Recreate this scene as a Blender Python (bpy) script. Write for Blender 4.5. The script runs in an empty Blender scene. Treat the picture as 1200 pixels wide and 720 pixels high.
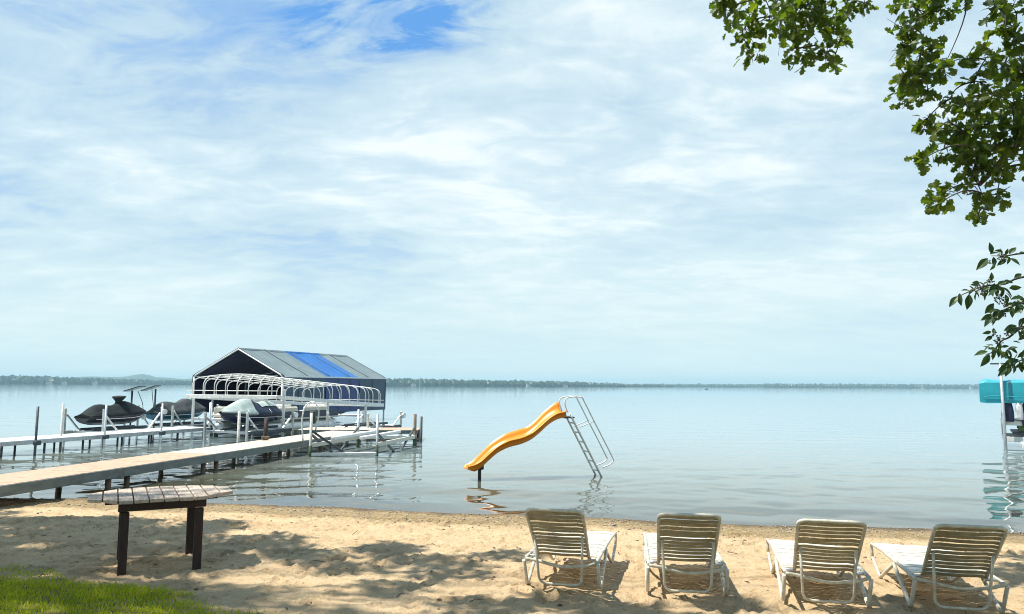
import bpy, math, random
import numpy as np
from mathutils import Vector, Matrix
R = math.radians
rng = random.Random(7)
npr = np.random.default_rng(11)
sc = bpy.context.scene
col = sc.collection

# ------------------------------------------------------------------ camera, sky, sun, exposure
CAM_H = 1.75
WZ = -0.25                     # lake level
F = 870.0
cam_d = bpy.data.cameras.new("camera"); cam = bpy.data.objects.new("camera", cam_d); col.objects.link(cam)
cam.location = (0, 0, CAM_H)
cam.rotation_euler = (R(96.05), R(-0.30), 0)
cam_d.sensor_width = 36; cam_d.lens = 36 * F / 1200; cam_d.clip_end = 30000; cam_d.clip_start = 0.05
sc.camera = cam
CM = cam.rotation_euler.to_matrix()

def at(px, py, z=None, y=None):
    """Point on the ray through a photograph pixel, on the level z or at the distance y."""
    d = CM @ Vector(((px - 600) / F, (360 - py) / F, -1))
    t = (z - CAM_H) / d.z if z is not None else y / d.y
    return Vector((d.x * t, d.y * t, CAM_H + d.z * t))

SUN_EL, SUN_AZ = 65.0, -90.0    # azimuth from straight ahead, negative to the left
sd = Vector((math.sin(R(SUN_AZ)) * math.cos(R(SUN_EL)), math.cos(R(SUN_AZ)) * math.cos(R(SUN_EL)), math.sin(R(SUN_EL))))
sl = bpy.data.lights.new("sun", 'SUN'); so = bpy.data.objects.new("sun", sl); col.objects.link(so)
sl.energy = 5.0; sl.angle = R(0.6); sl.color = (1, 0.95, 0.86)
so.rotation_euler = (-sd).to_track_quat('-Z', 'Y').to_euler()

def N(nt, typ, **kw):
    n = nt.nodes.new(typ)
    for k, v in kw.items():
        if k.startswith('i_'):
            key = k[2:]
            n.inputs[int(key) if key.isdigit() else key.replace('_', ' ')].default_value = v
        else:
            setattr(n, k, v)
    return n

def build_world():
    w = bpy.data.worlds.new("World"); sc.world = w; w.use_nodes = True
    nt = w.node_tree; L = nt.links.new
    bg = nt.nodes['Background']; bg.inputs['Strength'].default_value = 0.09
    sky = N(nt, 'ShaderNodeTexSky', sky_type='NISHITA', sun_disc=False)
    sky.sun_elevation = R(SUN_EL); sky.sun_rotation = R(SUN_AZ); sky.air_density = 1.0; sky.dust_density = 1.5; sky.ozone_density = 1.5
    tc = N(nt, 'ShaderNodeTexCoord'); sp = N(nt, 'ShaderNodeSeparateXYZ'); L(tc.outputs['Generated'], sp.inputs[0])
    zc = N(nt, 'ShaderNodeMath', operation='MAXIMUM', i_1=0.0); L(sp.outputs[2], zc.inputs[0])
    za = N(nt, 'ShaderNodeMath', operation='ADD', i_1=0.16); L(zc.outputs[0], za.inputs[0])
    dx = N(nt, 'ShaderNodeMath', operation='DIVIDE'); L(sp.outputs[0], dx.inputs[0]); L(za.outputs[0], dx.inputs[1])
    dy = N(nt, 'ShaderNodeMath', operation='DIVIDE'); L(sp.outputs[1], dy.inputs[0]); L(za.outputs[0], dy.inputs[1])
    cb = N(nt, 'ShaderNodeCombineXYZ'); L(dx.outputs[0], cb.inputs[0]); L(dy.outputs[0], cb.inputs[1])
    def noise(scale, detail, rough, dist, loc, scl, rot=0):
        m = N(nt, 'ShaderNodeMapping'); L(cb.outputs[0], m.inputs[0])
        m.inputs['Location'].default_value = loc; m.inputs['Scale'].default_value = scl; m.inputs['Rotation'].default_value = (0, 0, rot)
        n = N(nt, 'ShaderNodeTexNoise', i_Scale=scale, i_Detail=detail, i_Roughness=rough, i_Distortion=dist); L(m.outputs[0], n.inputs['Vector'])
        return n.outputs['Fac']
    def ramp(src, a, b):
        r = N(nt, 'ShaderNodeMapRange', interpolation_type='SMOOTHSTEP'); L(src, r.inputs[0])
        r.inputs[1].default_value = a; r.inputs[2].default_value = b
        return r.outputs[0]
    def mth(op, a, b):
        n = N(nt, 'ShaderNodeMath', operation=op)
        for i, v in enumerate((a, b)):
            if isinstance(v, (int, float)): n.inputs[i].default_value = v
            else: L(v, n.inputs[i])
        return n.outputs[0]
    big = ramp(noise(0.55, 6, 0.55, 0.4, (3.1, 1.7, 0), (0.85, 1.15, 1), 0.25), 0.40, 0.60)
    fine = ramp(noise(1.5, 9, 0.62, 0.7, (0.4, 6.2, 0), (0.9, 1.35, 1), -0.35), 0.33, 0.70)
    ripple = ramp(noise(5.2, 8, 0.62, 0.6, (2.0, 0.2, 0), (0.8, 1.3, 1), 0.5), 0.35, 0.75)
    # a clear patch high up, left of straight ahead, on the cloud sheet
    def blob(cx, cy, rx, ry, rot):
        m = N(nt, 'ShaderNodeMapping', vector_type='TEXTURE'); L(cb.outputs[0], m.inputs[0])
        m.inputs['Location'].default_value = (cx, cy, 0); m.inputs['Scale'].default_value = (rx, ry, 1); m.inputs['Rotation'].default_value = (0, 0, rot)
        g = N(nt, 'ShaderNodeVectorMath', operation='LENGTH'); L(m.outputs[0], g.inputs[0])
        return ramp(g.outputs['Value'], 1.0, 0.15)
    gap = blob(-0.24, 1.44, 0.42, 0.20, -0.25)
    dens = mth('ADD', mth('MULTIPLY', big, 0.42), mth('MULTIPLY', fine, 0.32))
    dens = mth('ADD', dens, mth('MULTIPLY', ripple, 0.30))
    dens = mth('ADD', mth('MULTIPLY', dens, 1.0), 0.17)
    streak = ramp(noise(2.6, 9, 0.68, 0.9, (5.0, 1.3, 0), (0.7, 1.9, 1), 0.55), 0.62, 0.38)
    hole = mth('MULTIPLY', gap, mth('ADD', mth('MULTIPLY', streak, 0.85), 0.10))
    dens = mth('SUBTRACT', dens, mth('MULTIPLY', hole, 0.72))
    dens = mth('SUBTRACT', dens, mth('MULTIPLY', ramp(sp.outputs[2], 0.42, 0.95), 0.42))   # thinner straight overhead
    cl = N(nt, 'ShaderNodeClamp'); L(dens, cl.inputs[0])
    cramp = N(nt, 'ShaderNodeValToRGB'); L(cl.outputs[0], cramp.inputs[0])
    e = cramp.color_ramp.elements
    e[0].position = 0.0; e[0].color = (1.0, 3.0, 6.6, 1)
    e[1].position = 1.0; e[1].color = (7.6, 8.2, 8.3, 1)
    x = e.new(0.42); x.color = (4.2, 5.65, 6.7, 1)
    x = e.new(0.72); x.color = (5.5, 6.8, 7.3, 1)
    # thin clouds in front of the clear sky
    mix = N(nt, 'ShaderNodeMix', data_type='RGBA'); mix.inputs[0].default_value = 0.88
    L(sky.outputs[0], mix.inputs[6]); L(cramp.outputs[0], mix.inputs[7])
    # low haze towards the horizon, all round
    hz = ramp(zc.outputs[0], 0.30, 0.0)
    hmix = N(nt, 'ShaderNodeMix', data_type='RGBA'); L(mth('MULTIPLY', hz, 0.9), hmix.inputs[0]); L(mix.outputs[2], hmix.inputs[6])
    hmix.inputs[7].default_value = (5.4, 6.75, 7.0, 1)
    L(hmix.outputs[2], bg.inputs['Color'])
build_world()
sc.view_settings.view_transform = 'Standard'; sc.view_settings.look = 'None'
sc.view_settings.exposure = 0.60; sc.view_settings.gamma = 1.0
try:
    sc.cycles.use_denoising = True; sc.cycles.filter_width = 1.0; sc.cycles.max_bounces = 8; sc.cycles.transparent_max_bounces = 12; sc.cycles.volume_bounces = 0
    sc.cycles.sample_clamp_indirect = 8.0; sc.cycles.caustics_reflective = False; sc.cycles.caustics_refractive = False
except Exception:
    pass

# ------------------------------------------------------------------ mesh helpers
class MB:
    def __init__(s): s.v = []; s.f = []; s.sm = []
    def add(s, vs, fs, smooth=False):
        b = len(s.v); s.v += [tuple(p) for p in vs]; s.f += [tuple(b + i for i in f) for f in fs]; s.sm += [smooth] * len(fs); return s
    def box(s, c, size, rz=0, ch=0.0):
        """box about c, edges chamfered by ch"""
        hx, hy, hz = size[0] / 2, size[1] / 2, size[2] / 2
        M = Matrix.Rotation(rz, 3, 'Z'); c = Vector(c)
        if ch <= 0:
            vs = [Vector((x * hx, y * hy, z * hz)) for x in (-1, 1) for y in (-1, 1) for z in (-1, 1)]
            fs = [(0, 1, 3, 2), (4, 6, 7, 5), (0, 4, 5, 1), (2, 3, 7, 6), (0, 2, 6, 4), (1, 5, 7, 3)]
        else:
            ch = min(ch, hx * .9, hy * .9, hz * .9)
            vs = []; idx = {}
            for x in (-1, 1):
                for y in (-1, 1):
                    for z in (-1, 1):
                        for k in range(3):
                            p = [x * (hx - ch), y * (hy - ch), z * (hz - ch)]
                            p[k] += (x, y, z)[k] * ch
                            idx[(x, y, z, k)] = len(vs); vs.append(Vector(p))
            fs = []
            def q(*ks):
                ids = [idx[k] for k in ks]
                n = (vs[ids[1]] - vs[ids[0]]).cross(vs[ids[2]] - vs[ids[0]])
                m = sum((vs[i] for i in ids), Vector()) / len(ids)
                fs.append(tuple(ids) if n.dot(m) > 0 else tuple(reversed(ids)))
            for s_ in (-1, 1):
                q((s_, -1, -1, 0), (s_, 1, -1, 0), (s_, 1, 1, 0), (s_, -1, 1, 0))
                q((-1, s_, -1, 1), (1, s_, -1, 1), (1, s_, 1, 1), (-1, s_, 1, 1))
                q((-1, -1, s_, 2), (1, -1, s_, 2), (1, 1, s_, 2), (-1, 1, s_, 2))
                for t in (-1, 1):
                    q((s_, t, -1, 0), (s_, t, 1, 0), (s_, t, 1, 1), (s_, t, -1, 1))
                    q((s_, -1, t, 0), (s_, 1, t, 0), (s_, 1, t, 2), (s_, -1, t, 2))
                    q((-1, s_, t, 1), (1, s_, t, 1), (1, s_, t, 2), (-1, s_, t, 2))
            for x in (-1, 1):
                for y in (-1, 1):
                    for z in (-1, 1): q((x, y, z, 0), (x, y, z, 1), (x, y, z, 2))
        return s.add([c + M @ p for p in vs], fs)
    def beam(s, a, b, w, h, up=(0, 0, 1), ch=0.0):
        a, b = Vector(a), Vector(b); d = (b - a); L = d.length; d.normalize(); up = Vector(up)
        if abs(d.dot(up)) > .99: up = Vector((0, 1, 0))
        x = d.cross(up).normalized(); z = x.cross(d)
        t = MB().box((0, 0, 0), (w, L, h), 0, ch); m = (a + b) / 2
        return s.add([m + x * p[0] + d * p[1] + z * p[2] for p in t.v], t.f)
    def tube(s, pts, r, n=8, caps=True, closed=False):
        pts = [Vector(p) for p in pts]; k = len(pts)
        rs = r if isinstance(r, (list, tuple)) else [r] * k
        T = []
        for i in range(k):
            if closed: t = pts[(i + 1) % k] - pts[i - 1]
            else: t = pts[min(i + 1, k - 1)] - pts[max(i - 1, 0)]
            T.append(t.normalized() if t.length > 1e-9 else Vector((0, 0, 1)))
        u = T[0].orthogonal().normalized(); vs = []; fs = []
        for i in range(k):
            u = (u - T[i] * u.dot(T[i])); u = u.normalized() if u.length > 1e-6 else T[i].orthogonal().normalized()
            w = T[i].cross(u)
            for j in range(n):
                a = 2 * math.pi * j / n
                vs.append(pts[i] + (u * math.cos(a) + w * math.sin(a)) * rs[i])
        for i in range(k if closed else k - 1):
            for j in range(n):
                a, b = i * n + j, i * n + (j + 1) % n; c, d = ((i + 1) % k) * n + (j + 1) % n, ((i + 1) % k) * n + j
                fs.append((a, b, c, d))
        s.add(vs, fs, True)
        if caps and not closed:
            b = len(s.v) - len(vs)
            s.f.append(tuple(b + j for j in reversed(range(n)))); s.sm.append(False)
            s.f.append(tuple(b + (k - 1) * n + j for j in range(n))); s.sm.append(False)
        return s
    def loft(s, secs, smooth=True, closed=False, cap=False):
        n = len(secs[0]); vs = [p for q in secs for p in q]; fs = []
        for i in range(len(secs) - 1):
            for j in range(n if closed else n - 1):
                a, b = i * n + j, i * n + (j + 1) % n; fs.append((a, b, b + n, a + n))
        s.add(vs, fs, smooth)
        if cap:
            b = len(s.v) - len(vs)
            s.f.append(tuple(b + j for j in reversed(range(n)))); s.sm.append(False)
            s.f.append(tuple(b + len(vs) - n + j for j in range(n))); s.sm.append(False)
        return s
    def prism(s, poly, z0, z1):
        n = len(poly)
        vs = [(x, y, z0) for x, y in poly] + [(x, y, z1) for x, y in poly]
        fs = [tuple(reversed(range(n))), tuple(range(n, 2 * n))] + [(i, (i + 1) % n, n + (i + 1) % n, n + i) for i in range(n)]
        return s.add(vs, fs)
    def mesh(s, name, mat, M=None):
        me = bpy.data.meshes.new(name)
        vs = [tuple(M @ Vector(p)) for p in s.v] if M is not None else [tuple(p) for p in s.v]
        me.from_pydata(vs, [], s.f)
        me.polygons.foreach_set('use_smooth', s.sm)
        if mat: me.materials.append(mat)
        me.update(); return me

def arc_corner(a, b, c, r, n=5):
    """points that round the corner b between a and c"""
    a, b, c = Vector(a), Vector(b), Vector(c)
    p = b + (a - b).normalized() * r; q = b + (c - b).normalized() * r
    return [p.lerp(b, t).lerp(b.lerp(q, t), t) for t in [i / n for i in range(n + 1)]]
def rounded(pts, r, n=5):
    out = [Vector(pts[0])]
    for i in range(1, len(pts) - 1): out += arc_corner(pts[i - 1], pts[i], pts[i + 1], r, n)
    return out + [Vector(pts[-1])]
def catmull(pts, n=6):
    P = [Vector(p) for p in pts]; P = [2 * P[0] - P[1]] + P + [2 * P[-1] - P[-2]]; out = []
    for i in range(1, len(P) - 2):
        for k in range(n):
            t = k / n; a, b, c, d = P[i - 1], P[i], P[i + 1], P[i + 2]
            out.append(.5 * ((2 * b) + (c - a) * t + (2 * a - 5 * b + 4 * c - d) * t * t + (3 * b - a - 3 * c + d) * t ** 3))
    return out + [P[-2]]
def thing(name, label, cat, loc=(0, 0, 0), rz=0, group=None, rx=0):
    o = bpy.data.objects.new(name, None); col.objects.link(o); o.empty_display_size = .1
    o.location = loc; o.rotation_euler = (rx, 0, rz)
    o['label'] = label; o['category'] = cat
    if group: o['group'] = group
    return o
def obj(name, mb, mat, parent=None, world=False):
    M = None
    if world and parent is not None:
        M = (Matrix.Translation(parent.location) @ parent.rotation_euler.to_matrix().to_4x4()).inverted()
    me = mb if isinstance(mb, bpy.types.Mesh) else mb.mesh(name, mat, M)
    o = bpy.data.objects.new(name, me); col.objects.link(o)
    if parent is not None: o.parent = parent
    return o
def tag(o, label, cat, group=None):
    o['label'] = label; o['category'] = cat
    if group: o['group'] = group
    return o
def kind(o, k): o['kind'] = k; return o
def copy_tree(o, parent=None):
    c = o.copy(); col.objects.link(c)
    if parent is not None: c.parent = parent
    for ch in list(o.children): copy_tree(ch, c)
    return c
def np_mesh(name, V, Fq, mat, smooth=True):
    me = bpy.data.meshes.new(name); nv = len(V); nf, k = Fq.shape
    me.vertices.add(nv); me.vertices.foreach_set('co', np.ascontiguousarray(V, dtype=np.float32).ravel())
    me.loops.add(nf * k); me.loops.foreach_set('vertex_index', np.ascontiguousarray(Fq, dtype=np.int32).ravel())
    me.polygons.add(nf); me.polygons.foreach_set('loop_start', np.arange(0, nf * k, k, dtype=np.int32))
    try: me.polygons.foreach_set('loop_total', np.full(nf, k, dtype=np.int32))
    except Exception: pass
    me.polygons.foreach_set('use_smooth', np.full(nf, smooth))
    if mat: me.materials.append(mat)
    me.update(calc_edges=True); return me
def attr(me, name, vals):
    a = me.attributes.new(name, 'FLOAT', 'POINT'); a.data.foreach_set('value', np.ascontiguousarray(vals, dtype=np.float32).ravel())

# ------------------------------------------------------------------ materials
def mat(name, colr, rough=.5, metal=0., var=.12, vscale=6., bump=.0, bscale=60., spec=.5, dirt=None, stretch=(1, 1, 1)):
    m = bpy.data.materials.new(name); m.use_nodes = True; nt = m.node_tree; L = nt.links.new
    p = nt.nodes['Principled BSDF']; p.inputs['Roughness'].default_value = rough; p.inputs['Metallic'].default_value = metal
    p.inputs['Specular IOR Level'].default_value = spec
    tc = N(nt, 'ShaderNodeTexCoord'); mp = N(nt, 'ShaderNodeMapping'); L(tc.outputs['Object'], mp.inputs[0]); mp.inputs['Scale'].default_value = stretch
    oi = N(nt, 'ShaderNodeObjectInfo'); va = N(nt, 'ShaderNodeVectorMath', operation='ADD'); L(mp.outputs[0], va.inputs[0])
    ms = N(nt, 'ShaderNodeVectorMath', operation='SCALE'); ms.inputs[0].default_value = (31, 17, 9); L(oi.outputs['Random'], ms.inputs['Scale']); L(ms.outputs[0], va.inputs[1])
    n = N(nt, 'ShaderNodeTexNoise', i_Scale=vscale, i_Detail=6.0, i_Roughness=.6); L(va.outputs[0], n.inputs['Vector'])
    r = N(nt, 'ShaderNodeValToRGB'); L(n.outputs['Fac'], r.inputs[0]); e = r.color_ramp.elements
    lo = dirt if dirt else tuple(c * (1 - 1.6 * var) for c in colr)
    e[0].position = .3; e[0].color = (*lo, 1); e[1].position = .68; e[1].color = (*[min(1, c * (1 + var)) for c in colr], 1)
    L(r.outputs[0], p.inputs['Base Color'])
    if bump > 0:
        nb = N(nt, 'ShaderNodeTexNoise', i_Scale=bscale, i_Detail=4.0); L(va.outputs[0], nb.inputs['Vector'])
        b = N(nt, 'ShaderNodeBump', i_Strength=bump, i_Distance=.01); L(nb.outputs['Fac'], b.inputs['Height']); L(b.outputs[0], p.inputs['Normal'])
    return m
M = {}
M['white_paint'] = mat('white_paint', (.76, .77, .75), .38, 0, .06, 8, .05, 90, dirt=(.6, .6, .55))
M['strap_shaded'] = mat('strap_shaded', (.34, .30, .19), .36, 0, .12, 14, .1, 120, dirt=(.24, .20, .12))  # back straps, their shade put into the vinyl colour
M['strap_sunlit'] = mat('strap_sunlit', (.68, .67, .60), .34, 0, .06, 14, .1, 120, dirt=(.55, .52, .43))  # same vinyl on the seat, painted lighter as if sunlit
M['lounger_tube'] = mat('lounger_tube', (.62, .60, .52), .33, 0, .08, 20, .06, 80, dirt=(.42, .38, .28))
M['alu'] = mat('alu', (.62, .64, .64), .38, .7, .12, 5, .08, 60)
M['galvanised'] = mat('galvanised', (.50, .52, .53), .45, .6, .15, 7, .1, 40)
M['post_white'] = mat('post_white', (.56, .57, .54), .5, 0, .12, 9, .05, 50, dirt=(.36, .36, .30))
M['post_dark'] = mat('post_dark', (.06, .075, .085), .5, .3, .2, 9)
M['algae'] = mat('algae', (.05, .085, .045), .8, 0, .3, 18, .3, 70)
M['deck_tan'] = mat('deck_tan', (.50, .335, .23), .8, 0, .12, 9, .15, 60, dirt=(.39, .26, .18))
M['deck_pale'] = mat('deck_pale', (.58, .50, .39), .75, 0, .12, 9, .15, 60, dirt=(.46, .39, .29))
M['deck_white'] = mat('deck_white', (.78, .78, .76), .6, 0, .06, 9, .1, 60)
M['fascia'] = mat('fascia', (.15, .175, .165), .6, .1, .18, 4, .1, 40, stretch=(1, 1, 3))
M['old_wood'] = mat('old_wood', (.16, .12, .08), .85, 0, .3, 8, .3, 60, stretch=(1, 1, .3))
M['olive_wood'] = mat('olive_wood', (.17, .17, .08), .8, 0, .25, 8, .25, 60)
M['slat_wood'] = mat('slat_wood', (.50, .41, .33), .8, 0, .16, 7, .35, 60, dirt=(.30, .24, .19), stretch=(7, .7, 3))
M['stain_wood'] = mat('stain_wood', (.032, .015, .012), .7, 0, .3, 10, .25, 60, stretch=(5, 5, .6))
M['orange'] = mat('orange', (.80, .25, .005), .36, 0, .05, 5, .03, 40)
M['black'] = mat('black', (.018, .018, .022), .6, 0, .25, 10, .1)
M['cover_black'] = mat('cover_black', (.016, .022, .022), .8, 0, .3, 4, .9, 7, spec=.2)
M['cover_grey'] = mat('cover_grey', (.060, .068, .068), .75, 0, .25, 4, .9, 7, spec=.25)
M['cover_navy'] = mat('cover_navy', (.012, .020, .045), .6, 0, .25, 4, .9, 7, spec=.3)
M['cover_sage'] = mat('cover_sage', (.40, .47, .43), .6, 0, .15, 4, .9, 7)
M['hull_navy'] = mat('hull_navy', (.010, .016, .045), .25, 0, .15, 3)
M['hull_teal'] = mat('hull_teal', (.012, .10, .16), .22, 0, .15, 3)
M['hull_black'] = mat('hull_black', (.02, .022, .03), .25, 0, .15, 3)
M['red'] = mat('red', (.22, .02, .025), .4)
M['vinyl_grey'] = mat('vinyl_grey', (.16, .205, .21), .5, 0, .1, 1.2, .08, 6, spec=.3)
M['vinyl_blue'] = mat('vinyl_blue', (.014, .12, .36), .5, 0, .08, 1.2, .08, 6)
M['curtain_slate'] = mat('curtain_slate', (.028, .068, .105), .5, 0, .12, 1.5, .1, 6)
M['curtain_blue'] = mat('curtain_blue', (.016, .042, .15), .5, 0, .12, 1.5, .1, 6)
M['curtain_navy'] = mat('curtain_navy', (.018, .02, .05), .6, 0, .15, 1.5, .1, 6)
M['teal'] = mat('teal', (.018, .33, .40), .5, 0, .08, 3, .2, 9)
M['seam'] = mat('seam', (.008, .12, .17), .6)
M['beige'] = mat('beige', (.58, .55, .46), .5, 0, .08, 5, .1)
M['bark'] = mat('bark', (.085, .065, .05), .9, 0, .3, 10, .8, 25, stretch=(1, 1, .3))
M['twig'] = mat('twig', (.06, .05, .035), .85, 0, .25, 10)
M['berry'] = mat('berry', (.10, .13, .05), .45, 0, .4, 20)
M['pebble'] = mat('pebble', (.34, .29, .23), .7, 0, .35, 3, .2)
M['litter'] = mat('litter', (.10, .06, .035), .85, 0, .3, 9)
M['solar'] = mat('solar', (.012, .014, .025), .2, 0, .1, 5)
M['jacket_navy'] = mat('jacket_navy', (.014, .02, .06), .75, 0, .25, 9, .3, 40)
M['jacket_red'] = mat('jacket_red', (.25, .02, .03), .75, 0, .2, 9, .3, 40)
M['towel_pink'] = mat('towel_pink', (.62, .36, .30), .9, 0, .1, 14, .4, 80)
M['towel_white'] = mat('towel_white', (.72, .72, .74), .9, 0, .1, 14, .4, 80)
M['cushion_green'] = mat('cushion_green', (.10, .17, .05), .8, 0, .2, 9, .2)

def leaf_mat(name, c1, c2, trans):
    m = bpy.data.materials.new(name); m.use_nodes = True; nt = m.node_tree; L = nt.links.new
    p = nt.nodes['Principled BSDF']; out = nt.nodes['Material Output']; p.inputs['Roughness'].default_value = .45
    g = N(nt, 'ShaderNodeNewGeometry'); oi = N(nt, 'ShaderNodeObjectInfo')
    ad = N(nt, 'ShaderNodeMath', operation='ADD'); L(g.outputs['Random Per Island'], ad.inputs[0]); L(oi.outputs['Random'], ad.inputs[1])
    fr = N(nt, 'ShaderNodeMath', operation='FRACT'); L(ad.outputs[0], fr.inputs[0])
    r = N(nt, 'ShaderNodeMix', data_type='RGBA'); L(fr.outputs[0], r.inputs[0]); r.inputs[6].default_value = (*c1, 1); r.inputs[7].default_value = (*c2, 1)
    L(r.outputs[2], p.inputs['Base Color'])
    t = N(nt, 'ShaderNodeBsdfTranslucent'); tm = N(nt, 'ShaderNodeMix', data_type='RGBA', blend_type='MULTIPLY'); tm.inputs[0].default_value = 1
    L(r.outputs[2], tm.inputs[6]); tm.inputs[7].default_value = (1.6, 1.7, .5, 1); L(tm.outputs[2], t.inputs['Color'])
    mx = N(nt, 'ShaderNodeMixShader', i_0=trans); L(p.outputs[0], mx.inputs[1]); L(t.outputs[0], mx.inputs[2]); L(mx.outputs[0], out.inputs['Surface'])
    return m
M['leaf'] = leaf_mat('oak_leaf', (.050, .092, .011), (.125, .165, .016), .52)
M['leaf_simple'] = leaf_mat('simple_leaf', (.022, .055, .016), (.045, .085, .022), .25)
M['grass'] = leaf_mat('grass_blade', (.19, .25, .012), (.45, .45, .03), .5)
M['far_leaf'] = leaf_mat('far_leaf', (.030, .055, .03), (.05, .085, .04), .1)

# ------------------------------------------------------------------ numpy value noise
def vnoise(x, y, seed):
    g = np.random.default_rng(seed).random((128, 128))
    xi = np.floor(x).astype(int); yi = np.floor(y).astype(int); fx = x - xi; fy = y - yi
    fx = fx * fx * (3 - 2 * fx); fy = fy * fy * (3 - 2 * fy)
    a = g[xi % 128, yi % 128]; b = g[(xi + 1) % 128, yi % 128]; c = g[xi % 128, (yi + 1) % 128]; d = g[(xi + 1) % 128, (yi + 1) % 128]
    return (a * (1 - fx) + b * fx) * (1 - fy) + (c * (1 - fx) + d * fx) * fy - .5

# ------------------------------------------------------------------ ground: sand beach running under the lake
shore_px = [(-400, 575), (-120, 581), (0, 585), (130, 586), (260, 591), (400, 597), (500, 601.5), (620, 605.5), (700, 609.5), (800, 614), (900, 617.5), (1000, 619), (1100, 622), (1200, 626), (1500, 634)]
SH = [at(x, y, z=WZ) for x, y in shore_px]
shx = np.array([-80, SH[0].x - 8] + [p.x for p in SH] + [SH[-1].x + 10, 80]); shy = np.array([SH[0].y + 3.5, SH[0].y + 1] + [p.y for p in SH] + [SH[-1].y - 1, SH[-1].y - 3])
grass_px = [(-500, 600), (-200, 645), (0, 672), (60, 680), (130, 691), (190, 703), (260, 716), (330, 733), (600, 810)]
GR = [at(x, y, z=0) for x, y in grass_px]
grx = np.array([p.x for p in GR]); gry = np.array([p.y for p in GR])
def shore(x): return np.interp(x, shx, shy) + .05 * np.sin(x * 1.7) + .03 * np.sin(x * 4.3 + 1)
def base_z(x, y):
    s = shore(x); t = np.clip((y - 6.0) / (s - 6.0), 0, 1)
    z = WZ * t ** 1.35
    scarp = .035 * np.exp(-((y - s + .13) / .10) ** 2)
    below = np.clip(y - s, 0, None)
    return z + scarp - np.minimum(.11 * below, 1.6)
def grass_mask(x, y):
    e = np.interp(x, grx, gry) + .35 * vnoise(x * 2.2 + 40, y * 2.2 + 9, 5) + .25 * vnoise(x * 6 + 40, y * 6 + 9, 6)
    return np.clip((e - y) / .42 + .5, 0, 1)
def grid_axis(a0, a1, b0, b1, step, grow):
    mid = list(np.arange(b0, b1, step)); lo = []; v = b0; s = step
    while v > a0: s *= grow; v -= s; lo.append(v)
    hi = []; v = mid[-1]; s = step
    while v < a1: s *= grow; v += s; hi.append(v)
    return np.array(lo[::-1] + mid + hi)
gx = grid_axis(-85, 85, -8.5, 7.0, .03, 1.25); gy = grid_axis(-40, 75, 4.2, 12.8, .03, 1.2)
X, Y = np.meshgrid(gx, gy)
Z = base_z(X, Y)
dry = np.clip((shore(X) - Y - .35) / .9, 0, 1)          # trampled dry sand
XR, YR = X * .87 - Y * .49, X * .49 + Y * .87
dent = .06 * vnoise(XR * 1.1, YR * 1.5, 1) + .055 * vnoise(X * 2.2 + 7, Y * 3.6 + 3, 2) + .05 * np.abs(vnoise(XR * 4.1 + 1, YR * 6.2 + 5, 3)) + .035 * np.abs(vnoise(X * 7.3, Y * 11, 4)) - .03 * np.abs(vnoise(XR * 3 + 20, YR * 5 + 8, 14)) * 2
pits = np.zeros_like(X)
for i in range(2300):                                   # footprints and scuffs
    cx, cy = rng.uniform(-8.5, 7), rng.uniform(4.3, 11.4); a = rng.uniform(-.9, .9) + (0 if rng.random() < .5 else 1.57)
    l, w, dp = rng.uniform(.05, .16), rng.uniform(.03, .07), rng.uniform(.008, .036)
    ix = np.searchsorted(gx, [cx - .6, cx + .6]); iy = np.searchsorted(gy, [cy - .6, cy + .6]); s_ = np.s_[iy[0]:iy[1], ix[0]:ix[1]]
    dxx, dyy = X[s_] - cx, Y[s_] - cy; u = dxx * math.cos(a) + dyy * math.sin(a); v = -dxx * math.sin(a) + dyy * math.cos(a)
    q = (u / l) ** 2 + (v / w) ** 2
    pits[s_] += -dp * np.exp(-q ** 2 * .9) + dp * .5 * np.exp(-(np.sqrt(q) - 1.35) ** 2 * 9)
gm = grass_mask(X, Y)
Z += (dent * .36 + .010 * vnoise(X * 4 + 9, Y * 11, 41) + .012 * vnoise(X * 22, Y * 26, 42) + .017 * vnoise(XR * 15, YR * 19, 51) + pits * 1.05) * dry * (1 - .75 * gm) + (1 - dry) * .012 * vnoise(X * 9, Y * 12, 8)
Z += gm * .04
nyy, nxx = X.shape
idx = np.arange(nyy * nxx).reshape(nyy, nxx)
Fq = np.stack([idx[:-1, :-1], idx[:-1, 1:], idx[1:, 1:], idx[1:, :-1]], -1).reshape(-1, 4)
def ground_z(x, y):
    i = min(max(np.searchsorted(gx, x) - 1, 0), nxx - 2); j = min(max(np.searchsorted(gy, y) - 1, 0), nyy - 2)
    fx = (x - gx[i]) / (gx[i + 1] - gx[i]); fy = (y - gy[j]) / (gy[j + 1] - gy[j])
    return float((Z[j, i] * (1 - fx) + Z[j, i + 1] * fx) * (1 - fy) + (Z[j + 1, i] * (1 - fx) + Z[j + 1, i + 1] * fx) * fy)

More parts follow.
